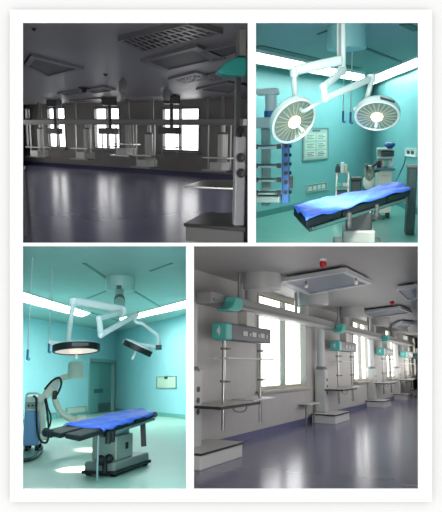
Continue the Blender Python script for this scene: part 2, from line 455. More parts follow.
t.part('pole', MB().cyl((p0.x, 7.52, 0.03), (p0.x, 7.52, A.zc), .033, n=12), greymetal)
tp = [A.P(184, 186, 7.1), A.P(203, 179.8, 8.3), A.P(245, 179.5, 8.3), A.P(245, 187.5, 6.95)]
zt = 0.80
tr = [A.H(x, y, zt) for x, y in ((183.5, 185.5), (203, 180), (245.5, 180), (245.5, 188))]
traym = mat('tray_satin_steel', (160, 158, 150), .28, 0.8)
t.part('tray', MB().slab(tr, (0, 0, -.035)), traym, bev=.008)
tr2 = [A.H(x, y, .33) for x, y in ((183.5, 223), (204, 212.5), (245.5, 212.5), (245.5, 228))]
t.part('base_tray', MB().slab(tr2, (0, 0, -.05)), mat('tray_dark_edge', (70, 70, 70), .35, .5), bev=.008)
u = t.part('base_unit', MB().slab([p - V((0, 0, .052)) for p in shrink(tr2, .94)], (0, 0, -.2)), mat('base_unit_grey', (110, 110, 108), .5))
hd = [A.P(x, y, 7.0) for x, y in ((217.5, 70.5), (226, 62), (236, 57), (247, 56.5), (247, 75), (236, 76), (222, 74.5))]
t.part('end_cap', MB().slab(hd, (0, .3, 0)), mat('dark_teal_plastic', (40, 150, 140), .4), label='teal end cap', bev=.02)
t.part('arm', MB().box(A.P(238.5, 60, 7.1).x, A.P(245, 60, 7.1).x, 7.05, 7.25, A.P(240, 56, 7.1).z, A.zc), greymetal)
t.part('arm_post', MB().box(A.P(236.5, 75, 7.4).x, A.P(240.5, 75, 7.4).x, 7.36, 7.44, c0.z, A.P(238, 74, 7.4).z), darkgrey)
# pale post at the left edge
l0 = A.H(25.5, 236)
t = Thing(A, 'supply_column', 'pale grey column low at the left edge of the dim ward floor', 'medical column', l0, 0)
t.part('column', MB().cyl(l0, (l0.x, l0.y, .98), .045, n=16), mat('post_grey', (96, 94, 96), .5))
t.part('cap', MB().cyl((l0.x, l0.y, .98), (l0.x, l0.y, 1.02), .052, n=16), steel)
# ================================================================== operating theatre with a blue draped table and two lit lamps (top right)
B = Room(337, 135, 1.6, 2.92)
b_wall = mat('theatre_teal_wall', (116, 176, 178), 0.45, noise=0.03)
b_ceil = mat('theatre_teal_ceiling', (124, 152, 152), 0.5, noise=0.03)
b_floor = mat('theatre_floor', (92, 150, 140), 0.3, noise=0.05)
b_trim = mat('theatre_dark_trim', (48, 84, 82), 0.5)
corner = (370, 192.5)
bl_ = B.wall((256, 218), corner); br_ = B.wall(corner, (418, 214.5))
shell(B, R_TR, {'wall_back': bl_, 'wall_side': br_}, {'floor': b_floor, 'ceiling': b_ceil, 'wall_back': b_wall, 'wall_side': b_wall}, b_wall)
tube_light = mat('fluorescent_diffuser', (250, 255, 252), 0.4, emit=9.0, ecol=(244, 255, 252))
NT = [1]
def ceil_trim(room, a, b, w=0.05, d=0.012, m=None):
    NT[0] += 1
    p, q = room.C(*a), room.C(*b); z = V((0, 0, -d / 2))
    structure('trim_%d' % NT[0], MB().bar(p + z, q + z, w, d).mesh('trim', m), room)
def strip_light(room, q4, label, group, body, splits=(), em=None):
    q = [room.C(x, y) for x, y in q4]; c = mean(q)
    t = Thing(room, 'strip_light', label, 'ceiling light', (c.x, c.y, room.zc), 0, group)
    cuts = [0.0, *splits, 1.0]
    f = MB(); e = 0.05
    for a in range(4):
        b = (a + 1) % 4; o = shrink(q, 1.0)
        out = [p + (p - c).normalized() * 0.05 for p in q]
        f.slab([out[a], out[b], q[b], q[a]], (0, 0, -0.05))
    t.part('frame', f, body)
    for i in range(len(cuts) - 1):
        u0, u1 = cuts[i] + .004, cuts[i + 1] - .004
        t.part('diffuser', MB().slab([bil(q, u0, 0), bil(q, u1, 0), bil(q, u1, 1), bil(q, u0, 1)], (0, 0, -0.03)), em or tube_light)
        if i: t.part('divider', MB().slab([bil(q, cuts[i] - .006, 0), bil(q, cuts[i] + .006, 0), bil(q, cuts[i] + .006, 1), bil(q, cuts[i] - .006, 1)], (0, 0, -0.055)), b_trim)
    return t
strip_light(B, [(256.3, 49), (364, 72.5), (366, 80.5), (256.3, 60.5)], 'long lit ceiling strip light on the left of the right hand theatre', 'strip lights of the right hand theatre', white, (.62,))
strip_light(B, [(370.5, 75), (417.2, 55), (417.2, 64.5), (372, 83)], 'shorter lit ceiling strip light running to the right edge behind the lamps', 'strip lights of the right hand theatre', white, (.62,))
ceil_trim(B, (256.5, 45.8), (358, 68.5), 0.18, m=b_trim)
ceil_trim(B, (363, 47), (417.5, 68), 0.07, m=b_trim)
ceil_trim(B, (404, 23.6), (417.5, 30), 0.12, m=b_trim)
ceil_trim(B, (256.5, 62.5), (368, 83.5), 0.06, m=b_trim)
ceil_trim(B, (318, 34), (345, 23.5), 0.03, m=b_trim)
# baseboards
for nm, pl, a, b in (('baseboard_left', bl_, (256.3, 218), corner), ('baseboard_right', br_, corner, (417.6, 214.5))):
    p, q = B.H(*a), B.H(*b)
    structure(nm, MB().slab([p, q, q + V((0, 0, .12)), p + V((0, 0, .12))], pl[1] * .015).mesh('baseboard', mat('theatre_skirting', (70, 130, 128), .4)), B)

lampglass = mat('lit_lamp_glass', (112, 126, 116), 0.12, emit=0.01, ecol=(230, 245, 225))
bulbm = mat('lit_lamp_bulb', (255, 244, 200), 0.3, emit=5.0, ecol=(255, 240, 190))
reflm = mat('lamp_reflector', (166, 168, 148), 0.3, 0.2)
def lamp_head(t, room, c, n, r, rim_m, glass_m, top_m, label, handle=0.16, plate=None, thick=0.10, lit=True, rim_h=0.05):
    """round surgical lamp: centre of the glass face c, face normal n"""
    n = V(n).normalized(); c = V(c)
    h = MB().lathe([(r * .985, -.006), (r, -rim_h), (r * .96, -rim_h - thick * .35), (r * .75, -rim_h - thick * .75), (r * .35, -rim_h - thick), (0, -rim_h - thick * 1.05)], c, n)
    hd = t.part('lamp_head', h, top_m, label=label)
    t.part('rim', MB().lathe([(r * .90, .004), (r * .94, .014), (r * 1.015, .006), (r * 1.02, -rim_h), (r * .985, -rim_h)], c, n), rim_m, hd)
    t.part('glass', MB().lathe([(r * .92, .0), (r * .6, .006), (0, .01)], c, n), glass_m, hd)
    x, y, _ = frame_of(n)
    if lit:
        rg = MB()
        for k in range(22):
            a = 2 * math.pi * k / 22; d = x * math.cos(a) + y * math.sin(a)
            rg.bar(c + d * r * .34 + n * .012, c + d * r * .86 + n * .009, .012, .008, up=n)
        t.part('reflector', rg, reflm, hd)
        t.part('bulb', MB().lathe([(r * .27, .011), (r * .24, .03), (r * .12, .05), (0, .055)], c, n, 20), bulbm, hd)
    t.part('handle', MB().lathe([(.018, .0), (.022, .03), (.016, .05), (.019, handle * .9), (.012, handle), (0, handle)], c + n * (.05 if lit else 0), n, 14), white, hd)
    if plate:
        d = V(plate).normalized(); d = (d - n * d.dot(n)).normalized(); s = n.cross(d)
        p = c + d * r * 1.025 - n * rim_h * .5
        t.part('name_plate', MB().bar(p - s * r * .34, p + s * r * .34, .008, rim_h * .5, up=n), darkgrey, hd)
    return hd
lampwhite = mat('lamp_enamel', (200, 208, 204), 0.35)
dr = B.C(347, 37); dr.z = B.zc
t = Thing(B, 'surgical_light', 'twin armed surgical light with both round lamps lit above the blue table', 'surgical light', dr)
drm = mat('ceiling_cover_teal', (150, 196, 190), .4)
t.part('ceiling_cover', MB().lathe([(.0, -.27), (.235, -.27), (.245, -.25), (.245, 0)], B.P(347, 30, 7.0) * 0 + V((B.P(347, 46, 7.6).x, 7.6, B.zc)), (0, 0, 1), 40), drm)
hub = B.P(341.5, 72, 6.5)
pt_ = B.P(339, 17, 6.35)
t.part('pole', MB().bar(hub + V((.0, .0, -.03)), V((hub.x - .02, hub.y, B.zc)), .095, .095, up=(0, 1, 0)), lampwhite, bev=.02)
t.part('pole_plate', MB().bar(hub + V((-.02, -.05, .12)), V((hub.x - .03, hub.y - .05, B.zc - .15)), .03, .006, up=(0, 1, 0)), greymetal)
a0, a1 = B.P(342, 60, 6.42), B.P(294.5, 70.5, 6.25)
t.part('arm', MB().bar(a0, a1, .09, .105), lampwhite, bev=.03)
t.part('arm_joint', MB().cyl(B.P(294, 68, 6.25), B.P(294, 77, 6.25), .046, n=18), lampwhite)
t.part('drop_rod', MB().tube([B.P(294, 74, 6.25), B.P(294.5, 88, 6.25), B.P(296.5, 104, 6.3)], .03), lampwhite)
b0_, b1_, b2_, b3_ = B.P(345, 69, 6.4), B.P(323.5, 87, 6.0), B.P(325, 98.5, 5.95), B.P(371, 78.5, 6.5)
t.part('arm', MB().bar(b0_, b1_, .06, .07), lampwhite, bev=.02)
t.part('arm', MB().tube([b1_, (b1_ + b2_) / 2, b2_], .035, sub=1), lampwhite)
t.part('arm', MB().bar(b2_, b3_, .06, .07), lampwhite, bev=.02)
t.part('arm_joint', MB().ball(b1_, .045), lampwhite); t.part('arm_joint', MB().ball(b2_, .045), lampwhite)
t.part('arm_joint', MB().cyl(B.P(371, 74.5, 6.5), B.P(371, 83, 6.5), .045, n=18), lampwhite)
t.part('drop_rod', MB().tube([B.P(371.5, 80, 6.5), B.P(369.5, 89, 6.45), B.P(367.5, 96, 6.45), B.P(366.5, 101, 6.5)], .028), lampwhite)
n1 = (.54, -.66, -.52); c1 = B.P(294, 121.5, 6.2)
h1 = lamp_head(t, B, c1, n1, .265, lampwhite, lampglass, lampwhite, 'left lamp head tilted toward the viewer', .13)
t.part('yoke', MB().tube([B.P(296.5, 103, 6.3), B.P(303, 111, 6.08), B.P(312, 106.5, 6.08), B.P(320, 102.5, 6.12)], .02), lampwhite)
n2 = (-.08, -.62, -.78); c2 = B.P(377, 116, 6.4)
lamp_head(t, B, c2, n2, .235, lampwhite, lampglass, lampwhite, 'right lamp head facing the viewer', .1, plate=(.25, .1, .9))
t.part('yoke', MB().tube([B.P(366, 100, 6.5), B.P(358, 107, 6.45), B.P(355, 109, 6.4)], .022), lampwhite)
for i, (lc, ln) in enumerate(((c1, n1), (c2, n2))):
    L = bpy.data.lights.new('lamp_beam', 'SPOT'); L.energy = 300; L.spot_size = math.radians(70); L.spot_blend = .6; L.color = (1, .97, .85); L.shadow_soft_size = .12
    o = bpy.data.objects.new('lamp_beam', L); COL.objects.link(o)
    tgt = B.P(345 + 10 * i, 197, 7.2); p = V(lc) + V(ln).normalized() * .22
    o.matrix_world = B.M @ Matrix.Translation(p) @ (tgt - p).to_track_quat('-Z', 'Y').to_matrix().to_4x4()

# operating table
tA, tB, tD, tC = B.P(307, 218.5, 6.0), B.P(294, 206, 6.5), B.P(411, 188.5, 8.2), B.P(398, 183, 8.8)
def table_top(q, th):
    nrm = (q[1] - q[0]).cross(q[3] - q[0]).normalized()
    return nrm if nrm.z > 0 else -nrm
tq = [tA, tD, tC, tB]; nrm = table_top(tq, 0); cen = mean(tq)
t = Thing(B, 'operating_table', 'operating table with black pads beneath the crumpled blue drape', 'operating table', (cen.x, cen.y, 0.02))
for i, (u0, u1) in enumerate(((0, .28), (.29, .72), (.73, 1.0))):
    pq = [bil(tq, u0, 0), bil(tq, u1, 0), bil(tq, u1, 1), bil(tq, u0, 1)]
    t.part('pad', MB().slab([p - nrm * .015 for p in pq], -nrm * .10), blackpad, bev=.02)
t.part('table_frame', MB().slab([p - nrm * .125 for p in shrink(tq, .93)], -nrm * .05), darkgrey)
for v in (-.03, 1.03):
    t.part('side_rail', MB().bar(bil(tq, .05, v) - nrm * .13, bil(tq, .95, v) - nrm * .13, .02, .035, up=nrm), steel)
t.part('column', MB().box(cen.x - .16, cen.x + .16, cen.y - .2, cen.y + .2, .2, cen.z - .15), mat('column_black', (34, 36, 38), .4), bev=.02)
t.part('column_cover', MB().box(cen.x - .2, cen.x + .2, cen.y - .24, cen.y + .24, .2, .42), greymetal, bev=.02)
t.part('base', MB().box(cen.x - .32, cen.x + .32, cen.y - .6, cen.y + .6, .02, .2), darkgrey, bev=.03)
for k in (.35, .62):
    e = bil(tq, k, -.03) - nrm * .13
    t.part('clamp', MB().cyl(e + V((0, 0, .05)), e - V((0, 0, .13)), .03, n=12).cyl(e - V((0, .05, .08)), e + V((0, .05, -.08)), .018, n=10), darkgrey)
def drape(room, q, nrm, label, loc, nu=46, nv=22, over=.06, amp=.016, seed=3):
    rnd = random.Random(seed); ph = [rnd.uniform(0, 6) for _ in range(8)]
    vs = []; fs = []
    for j in range(nv + 1):
        for i in range(nu + 1):
            u, v = i / nu, j / nv; uu = u * 1.04 - .02; vv = v * 1.16 - .08
            p = bil(q, uu, vv)
            w = amp * (math.sin(9 * u + 5 * v + ph[0]) * .5 + math.sin(23 * u - 7 * v + ph[1]) * .35 + math.sin(15 * v + 11 * u + ph[2]) * .4 + math.sin(41 * u + 13 * v + ph[3]) * .2)
            edge = max(0, abs(v - .5) * 2 - .86) / .14; ee = max(0, abs(u - .5) * 2 - .96) / .04
            drop = over * (edge ** 1.3) * (1 + .35 * math.sin(17 * u + ph[4]) + .25 * math.sin(37 * u + ph[5])) + over * .6 * ee
            p = p + nrm * (.006 + amp * .9 + w * (1 - .5 * edge) - drop)
            vs.append(p)
    for j in range(nv):
        for i in range(nu):
            a = j * (nu + 1) + i; fs.append([a, a + 1, a + nu + 2, a + nu + 1])
    mb = MB().add(vs, fs, True)
    o = solo(room, 'blue_drape', mb, bluecloth, label, 'drape', loc)
    s = o.modifiers.new('thickness', 'SOLIDIFY'); s.thickness = .006; s.offset = 0
    return o
drape(B, [bil(tq, 0.01, .04), bil(tq, .985, .04), bil(tq, .985, .96), bil(tq, 0.01, .96)], nrm, 'crumpled bright blue drape covering the whole table under the lit lamps', cen, over=.03, amp=.02)
# notice board and panels on the left wall
def wall_box(room, pl, name, x0, y0, x1, y1, th, m, label, cat, cells=None, inset=None, group=None, y0b=None, y1b=None):
    q = [room.on(x0, y1, pl), room.on(x1, y1 if y1b is None else y1b, pl), room.on(x1, y0 if y0b is None else y0b, pl), room.on(x0, y0, pl)]
    # keep the frame level on the wall
    zl = (q[0].z + q[1].z) / 2; zh = (q[2].z + q[3].z) / 2
    for p, z in zip(q, (zl, zl, zh, zh)): p.z = z
    c = mean(q); n_ = pl[1]
    t = Thing(room, name, label, cat, (c.x, c.y, zl), 0, group)
    i = shrink(q, .93)
    f = MB()
    for a in range(4):
        b = (a + 1) % 4; f.slab([q[a], q[b], i[b], i[a]], n_ * th)
    t.part('frame', f, m)
    t.part('panel', MB().slab([p + n_ * .002 for p in i], n_ * th * .5), inset or paper)
    return t, i
nb, nq = wall_box(B, bl_, 'notice_board', 302, 127.5, 327.7, 160, .03, mat('board_frame_grey', (120, 140, 138), .4), 'framed notice board with rows of papers on the teal wall between the lamps', 'notice board', inset=mat('board_face_green', (150, 186, 180), .7))
def sheet(u0, u1, v0, v1, m, nm='paper'):
    nb.part(nm, MB().slab([bil(nq, u, v) + bl_[1] * .018 for u, v in ((u0, v0), (u1, v0), (u1, v1), (u0, v1))], bl_[1] * .003), m)
prt = mat('printed_text_grey', (86, 110, 112), .8); grn = mat('printed_green', (70, 150, 140), .8)
sheet(.35, .68, .90, .96, prt, 'heading')
for r_, (va, vb) in enumerate(((.62, .84), (.33, .55), (.06, .27))):
    for k, (ua, ub) in enumerate(((.07, .47), (.53, .93))):
        sheet(ua, ub, va, vb, paper)
        for j in range(3):
            y_ = vb - (j + 1) * (vb - va) * .25
            nb.part('text_line', MB().slab([bil(nq, u, v) + bl_[1] * .0215 for u, v in ((ua + .05, y_ - .012), (ub - .05 - .08 * ((j + k) % 2), y_ - .012), (ub - .05 - .08 * ((j + k) % 2), y_ + .012), (ua + .05, y_ + .012))], bl_[1] * .002), grn if r_ < 2 else prt)
wt, wq = wall_box(B, bl_, 'wall_outlet_panel', 306, 184, 326.5, 192, .03, mat('outlet_frame_steel', (170, 186, 182), .35, .3), 'long low pale outlet panel on the teal wall below the notice board', 'outlet panel', y0b=183, y1b=190.5, inset=mat('outlet_face', (120, 160, 156), .5))
for k in range(4):
    wt.part('outlet', MB().slab([bil(wq, u, v) + bl_[1] * .016 for u, v in ((.06 + .23 * k, .2), (.22 + .23 * k, .2), (.22 + .23 * k, .8), (.06 + .23 * k, .8))], bl_[1] * .006), offwhite)
st, sq_ = wall_box(B, br_, 'wall_socket_panel', 406.5, 148.5, 416.8, 156.5, .04, white, 'white double socket panel on the wall at the right edge', 'socket panel', inset=white)
for k in (.28, .72):
    st.part('socket', MB().slab([bil(sq_, k + du, v) + br_[1] * .022 for du, v in ((-.13, .3), (.13, .3), (.13, .75), (-.13, .75))], br_[1] * .008), darkgrey)
hp = [B.on(405.5, 156.5, br_, .03), B.on(404, 164, br_, .06), B.on(400, 173, br_, .1), B.on(396, 181, br_, .3)]
solo(B, 'gas_hose', MB().tube(hp, .012), mat('hose_dark_teal', (40, 80, 84), .4), 'thin dark hose slanting down from the white socket panel', 'hose', hp[0])
# infusion hooks hanging from the ceiling
for (x, y, lab) in ((343, 119, 'left one of the two thin infusion rods hanging between the lamps'), (350.5, 120, 'right one of the two thin infusion rods hanging between the lamps')):
    b_ = B.P(x, y, 9.2); t = Thing(B, 'infusion_rod', lab, 'infusion rod', (b_.x, b_.y, b_.z), 0, 'infusion rods of the right hand theatre')
    t.part('rod', MB().cyl(b_, (b_.x, b_.y, B.zc), .009, n=8), white)
    t.part('hook', MB().cyl(b_ + V((0, 0, .12)), b_ - V((0, 0, .05)), .018, n=10), bluepaint)
    t.part('hook_arm', MB().tube([b_ - V((0, 0, .03)), b_ + V((.02, 0, -.06)), b_ + V((.04, 0, -.03))], .008), bluepaint)

# equipment pendant at the left
D = 8.6
p_top = B.P(271, 92, D)
t = Thing(B, 'equipment_pendant', 'tall equipment pendant with tiers of shelves and blue side panel at the left', 'medical pendant', B.P(271, 200, D))
t.part('arm', MB().box(B.P(257, 92, D).x, B.P(279, 92, D).x, D - .12, D + .12, B.P(270, 95, D).z, B.P(270, 88.5, D).z), white, bev=.02)
t.part('arm_post', MB().cyl((p_top.x, D, B.P(271, 93, D).z), (p_top.x, D, B.P(271, 112, D).z), .085, n=20), white)
t.part('swivel_ring', MB().cyl((p_top.x, D, B.P(271, 111, D).z), (p_top.x, D, B.P(271, 118, D).z), .105, n=20), bluepaint)
t.part('head', MB().box(B.P(257, 128, D).x, B.P(282, 128, D).x, D - .2, D + .2, B.P(270, 128, D).z, B.P(270, 117.5, D).z), mat('pendant_grey_green', (180, 200, 198), .4), bev=.03)
t.part('column', MB().box(B.P(261, 128, D).x, B.P(269.5, 128, D).x, D - .0, D + .2, B.P(270, 206, D).z, B.P(270, 128, D).z), mat('pendant_column', (140, 168, 168), .4), bev=.02)
zA, zB = B.P(285, 203, D).z, B.P(285, 141, D).z
blp = t.part('side_panel', MB().box(B.P(282.5, 140, D).x, B.P(289.5, 140, D).x, D - .12, D + .12, zA, zB), mat('pendant_blue_panel', (72, 122, 190), .4), label='blue side panel', bev=.015)
for yy in (146, 155, 164, 173, 182, 192):
    t.part('knob', MB().cyl(B.P(286, yy, D - .12), B.P(286, yy, D - .16), .03, n=12), black, blp)
    t.part('side_knob', MB().cyl(B.P(289.3, yy, D - .05), B.P(291.5, yy, D - .05), .025, n=10), black, blp)
for k, yy in enumerate((146.5, 165, 178.5, 191)):
    z = B.P(270, yy, D).z
    sh = t.part('shelf', MB().box(B.P(257, yy, D).x, B.P(282, yy, D).x, D - .28, D + .2, z - .03, z), mat('pendant_shelf', (200, 216, 214), .35), bev=.01)
    t.part('shelf_rail', MB().tube([(B.P(257.2, yy, D).x, D - .31, z + .02), (B.P(282, yy, D).x, D - .31, z + .02)], .013, sub=1), steel, sh)
    for xx in (258.5, 281):
        t.part('rail_cap', MB().box(B.P(xx, yy, D).x - .03, B.P(xx, yy, D).x + .03, D - .34, D - .29, z - .03, z + .04), darkgrey, sh)
z = B.P(270, 201, D).z
t.part('drawer', MB().box(B.P(257.5, 190, D).x, B.P(281, 190, D).x, D - .25, D + .15, z, B.P(270, 193, D).z - .03), mat('pendant_drawer', (170, 192, 190), .4), bev=.015)
t.part('rear_arm', MB().bar(B.P(286, 142, D), B.P(296, 137, D), .03, .03).cyl(B.P(292, 139, D), B.P(292, 143, D), .035, n=10), steel)
t.part('monitor_box', MB().box(B.P(288.5, 180, D).x, B.P(292.5, 180, D).x, D - .1, D + .1, B.P(290, 188, D).z, B.P(290, 176, D).z), darkgrey)

# instrument cart
D = 11.2
def XZ(room, x, y, D): p = room.P(x, y, D); return p.x, p.z
def boxpx(room, x0, y0, x1, y1, D, dep):
    a = room.P(x0, y1, D); b = room.P(x1, y0, D); return MB().box(a.x, b.x, D, D + dep, a.z, b.z)
cart0 = B.P(342, 190, D)
t = Thing(B, 'instrument_cart', 'small shelf cart against the teal wall under the right lamp, left of the dark bin', 'cart', (cart0.x, D + .2, 0.0))
x0, _ = XZ(B, 335.5, 190, D); x1, zt_ = XZ(B, 349.5, 173, D)
cm = mat('cart_grey_green', (120, 150, 146), .4)
for xx in (x0, x1 - .03):
    for yy in (D, D + .37):
        t.part('leg', MB().box(xx, xx + .03, yy, yy + .03, 0.0, zt_), steel)
for z in (zt_, zt_ - .27, zt_ - .52):
    t.part('shelf', MB().box(x0 + .0, x1, D, D + .4, z - .025, z), cm)
k = t.part('drawer', MB().box(x0 + .02, x1 - .02, D + .01, D + .38, zt_ - .5, zt_ - .36), darkgrey)
stuffs = [(336, 168.5, 339.5, 173, 'dark bottle on the left of the cart top', 'bottle', darkgrey), (340.5, 163, 344, 173, 'tall white box in the middle of the cart top', 'box', white), (344.2, 165, 347.3, 173, 'shorter cream box right of the tall white box', 'box', mat('cream_card', (214, 206, 180), .7)), (337, 176, 342, 179.8, 'teal box on the upper cart shelf', 'box', teal), (343, 176.5, 348, 179.8, 'white packet on the upper cart shelf', 'packet', white)]
for (a, b, c, d, lab, cat, m) in stuffs:
    mb = boxpx(B, a, b, c, d, D + .1, .16); zmin = min(p.z for p in mb.v)
    tgt = zt_ if d < 175 else zt_ - .27
    for p in mb.v: p.z += tgt - zmin
    lo = mean(mb.v); lo.z = tgt
    if cat == 'bottle':
        r = .05; mb = MB().lathe([(0, 0), (r, 0), (r, .1), (r * .5, .14), (r * .4, .17), (0, .17)], lo, (0, 0, 1), 16)
    solo(B, cat, mb, m, lab, cat, lo, bev=.006)
bb = boxpx(B, 351, 177.5, 361.5, 192, 11.0, .4); lo = mean(bb.v); z0 = min(p.z for p in bb.v)
t = Thing(B, 'waste_bin', 'dark rectangular bin standing right of the small shelf cart', 'bin', (lo.x, lo.y, 0))
xs_ = [p.x for p in bb.v]; zt_ = max(p.z for p in bb.v)
t.part('body', MB().box(min(xs_), max(xs_), 11.0, 11.4, 0, zt_ - .06), mat('bin_dark', (50, 66, 72), .5), bev=.02)
t.part('lid', MB().box(min(xs_) - .01, max(xs_) + .01, 10.98, 11.42, zt_ - .06, zt_), mat('bin_lid', (34, 46, 52), .4), bev=.02)

# folded wheelchair-like stand (grey) left of the anaesthesia machine
D = 11.0
s0 = B.P(369, 188, D)
t = Thing(B, 'trolley_stand', 'tangled pale stand with knobs and tubes left of the anaesthesia machine', 'stand', (s0.x, D, 0))
g = mat('stand_sand_grey', (150, 156, 138), .5)
t.part('post', MB().cyl((s0.x, D, .08), (s0.x, D, B.P(369, 168, D).z), .045, n=14), g)
t.part('head', boxpx(B, 366.2, 165.5, 372.5, 171, D - .1, .25), g, bev=.03)
t.part('hose', MB().tube([B.P(366.5, 168, D - .1), B.P(365.5, 174, D - .14), B.P(369, 179, D - .16), B.P(372.5, 175, D - .14), B.P(371.5, 169, D - .12)], .035), mat('corrugated_hose_grey', (120, 132, 124), .5))
t.part('handle', MB().cyl(B.P(365.3, 167, D - .15), B.P(368, 166, D - .15), .05, n=12), darkgrey)
t.part('bag', MB().ball(B.P(369, 182, D - .05), .12, sq=1.3), offwhite)
ft = MB()
for k in range(5):
    a = 2 * math.pi * k / 5; ft.bar((s0.x, D, .07), (s0.x + .28 * math.cos(a), D + .28 * math.sin(a), .05), .04, .04)
    ft.ball((s0.x + .28 * math.cos(a), D + .28 * math.sin(a), .035), .035)
t.part('foot', ft, darkgrey)

# anaesthesia machine
D = 11.2
mlo = B.P(384, 190, D)
t = Thing(B, 'anaesthesia_machine', 'tall pale anaesthesia machine with drawers standing in the corner behind the table', 'anaesthesia machine', (mlo.x, D + .3, 0))
am = mat('machine_pale', (188, 208, 200), .4)
xa, xb = B.P(377, 180, D).x, B.P(392.5, 180, D).x
z = lambda y: B.P(384, y, D).z
t.part('cabinet', MB().box(xa, xb, D, D + .5, .1, z(170)), am, bev=.02)
for k in range(3):
    za = lerp(.16, z(172), k / 3); zb2 = lerp(.16, z(172), (k + 1) / 3) - .03
    d_ = t.part('drawer', MB().box(xa + .02, xb - .02, D - .015, D, za, zb2), offwhite)
    t.part('handle', MB().box(xa + .08, xb - .08, D - .035, D - .015, zb2 - .05, zb2 - .03), steel, d_)
t.part('worktop', MB().box(xa - .03, xb + .03, D - .12, D + .5, z(170), z(168)), mat('machine_blue_shelf', (70, 110, 140), .4), bev=.008)
t.part('back_panel', MB().box(xa, xb, D + .25, D + .5, z(168), z(149)), mat('machine_back', (130, 160, 156), .4))
t.part('shelf', MB().box(xa, xb, D - .02, D + .4, z(158.5), z(157)), am)
t.part('top_shelf', MB().box(xa, xb, D - .02, D + .5, z(150), z(148.3)), am)
mo = t.part('monitor', MB().box(xa + .06, xa + .3, D + .02, D + .2, z(156.5), z(151)), darkgrey, bev=.01)
t.part('screen', MB().box(xa + .08, xa + .28, D + .012, D + .02, z(156), z(151.5)), mat('dark_screen', (22, 44, 50), .15), mo)
for k, c_ in enumerate((black, offwhite, teal, offwhite)):
    xx = lerp(xa, xb, .15 + .22 * k)
    t.part('gauge', MB().cyl((xx, D + .1, z(163.5)), (xx, D - .0, z(163.5)), .05, n=16), c_)
    t.part('vaporiser', MB().cyl((xx, D + .15, z(167.9)), (xx, D + .15, z(165)), .045, n=14), c_)
t.part('breathing_hose', MB().tube([(xa, D + .02, z(163)), (xa - .1, D - .08, z(166)), (xa - .07, D - .1, z(171)), (xa + .05, D - .08, z(169))], .03), darkgrey)
t.part('bag_arm', MB().tube([(xb - .1, D + .1, z(148)), (xb - .04, D + .05, z(146)), (xb, D, z(146))], .02), steel)
cb = B.P(389.8, 145.5, D - .02)
hs = MB().ball((0, 0, 0), .1, sq=.62)
for p in hs.v: p.x *= 1.0 + .25 * math.sin(p.z * 20)
hs.v = [p * 1.0 + cb for p in hs.v]
t.part('breathing_bag', hs, mat('bag_blue', (36, 84, 150), .4), label='blue breathing bag')
for sx in (xa + .05, xb - .05):
    t.part('castor', MB().cyl((sx - .025, D + .08, .05), (sx + .025, D + .08, .05), .05, n=14).cyl((sx - .025, D + .42, .05), (sx + .025, D + .42, .05), .05, n=14), black)

# dark cabinet at the right edge
q0 = B.on(409.5, 186, br_, .55); q1 = B.on(417.4, 186, br_, .35)
Dk = 9.3
x0, x1 = B.P(409, 175, Dk).x, B.P(417.3, 175, Dk).x
zt_ = B.P(413, 165, Dk).z
t = Thing(B, 'side_cabinet', 'dark cabinet with grey top at the right edge behind the head of the table', 'cabinet', ((x0 + x1) / 2, Dk + .1, 0))
t.part('body', MB().box(x0, x1, Dk, Dk + .3, .0, zt_ - .04), mat('cabinet_dark_teal', (52, 72, 76), .4), bev=.01)
t.part('top', MB().box(x0 - .02, x1, Dk - .02, Dk + .3, zt_ - .04, zt_), greymetal, bev=.008)
t.part('door', MB().box(x0 + .015, x1 - .015, Dk - .012, Dk, .1, zt_ - .07), mat('cabinet_door_teal', (66, 88, 92), .35))
# ================================================================== operating theatre with mobile x-ray machine (bottom left)
C_ = Room(105, 383, 1.1, 3.12)
c_wall = mat('pale_teal_wall', (164, 215, 222), 0.5, noise=0.02)
c_ceil = mat('pale_teal_ceiling', (160, 188, 186), 0.5, noise=0.03)
c_floor = mat('pale_green_floor', (150, 182, 168), 0.4, noise=0.05, scale=1.5)
c_trim = mat('grey_teal_trim', (92, 134, 130), 0.5)
cc_ = (115, 411)
cl_ = C_.wall((23, 423), cc_); cr_ = C_.wall(cc_, (186, 419))
dr_hole = hole(C_, cl_, (90.5, 361.5), (113, 413.0)); dr_hole = (dr_hole[0], dr_hole[1], 0.0, dr_hole[3])
shell(C_, R_BL, {'wall_back': cl_, 'wall_side': cr_}, {'floor': c_floor, 'ceiling': c_ceil, 'wall_back': c_wall, 'wall_side': c_wall}, c_wall, {'wall_back': [dr_hole]})
# door in the left wall
p, n = cl_; xw = V((-n.y, n.x, 0)).normalized(); P0 = V((p.x, p.y, 0))
def wp(u, z, d): return P0 + xw * u + V((0, 0, z)) + n * d
def wslab(u0, u1, z0, z1, d0, d1): return MB().slab([wp(u0, z0, d0), wp(u1, z0, d0), wp(u1, z1, d0), wp(u0, z1, d0)], n * (d1 - d0))
u0, u1, _, zd = dr_hole
if (C_.on(90.5, 400, cl_) - p).dot(xw) > (C_.on(113, 400, cl_) - p).dot(xw): flip = True
else: flip = False
def U(f): return lerp(u1, u0, f) if flip else lerp(u0, u1, f)
def ub(f0, f1, z0, z1, d0, d1):
    a, b = sorted((U(f0), U(f1))); return wslab(a, b, z0, z1, d0, d1)
jm = mat('door_frame_steel', (140, 176, 172), .35, .2)
f = ub(-.06, 0, 0, zd + .12, -.3, .03); 
for m2 in (ub(1, 1.06, 0, zd + .12, -.3, .03), ub(0, 1, zd, zd + .12, -.3, .03)):
    f.add(m2.v, m2.f)
dfr = structure('door_1', f.mesh('door', jm), C_)
def kid(par, name, mb, m):
    o = bpy.data.objects.new(name, mb.mesh(name, m)); COL.objects.link(o); o.parent = par; return o
kid(dfr, 'door_leaf', ub(.0, .40, 0.02, zd, -.10, -.05), mat('door_leaf_teal', (112, 168, 164), .4))
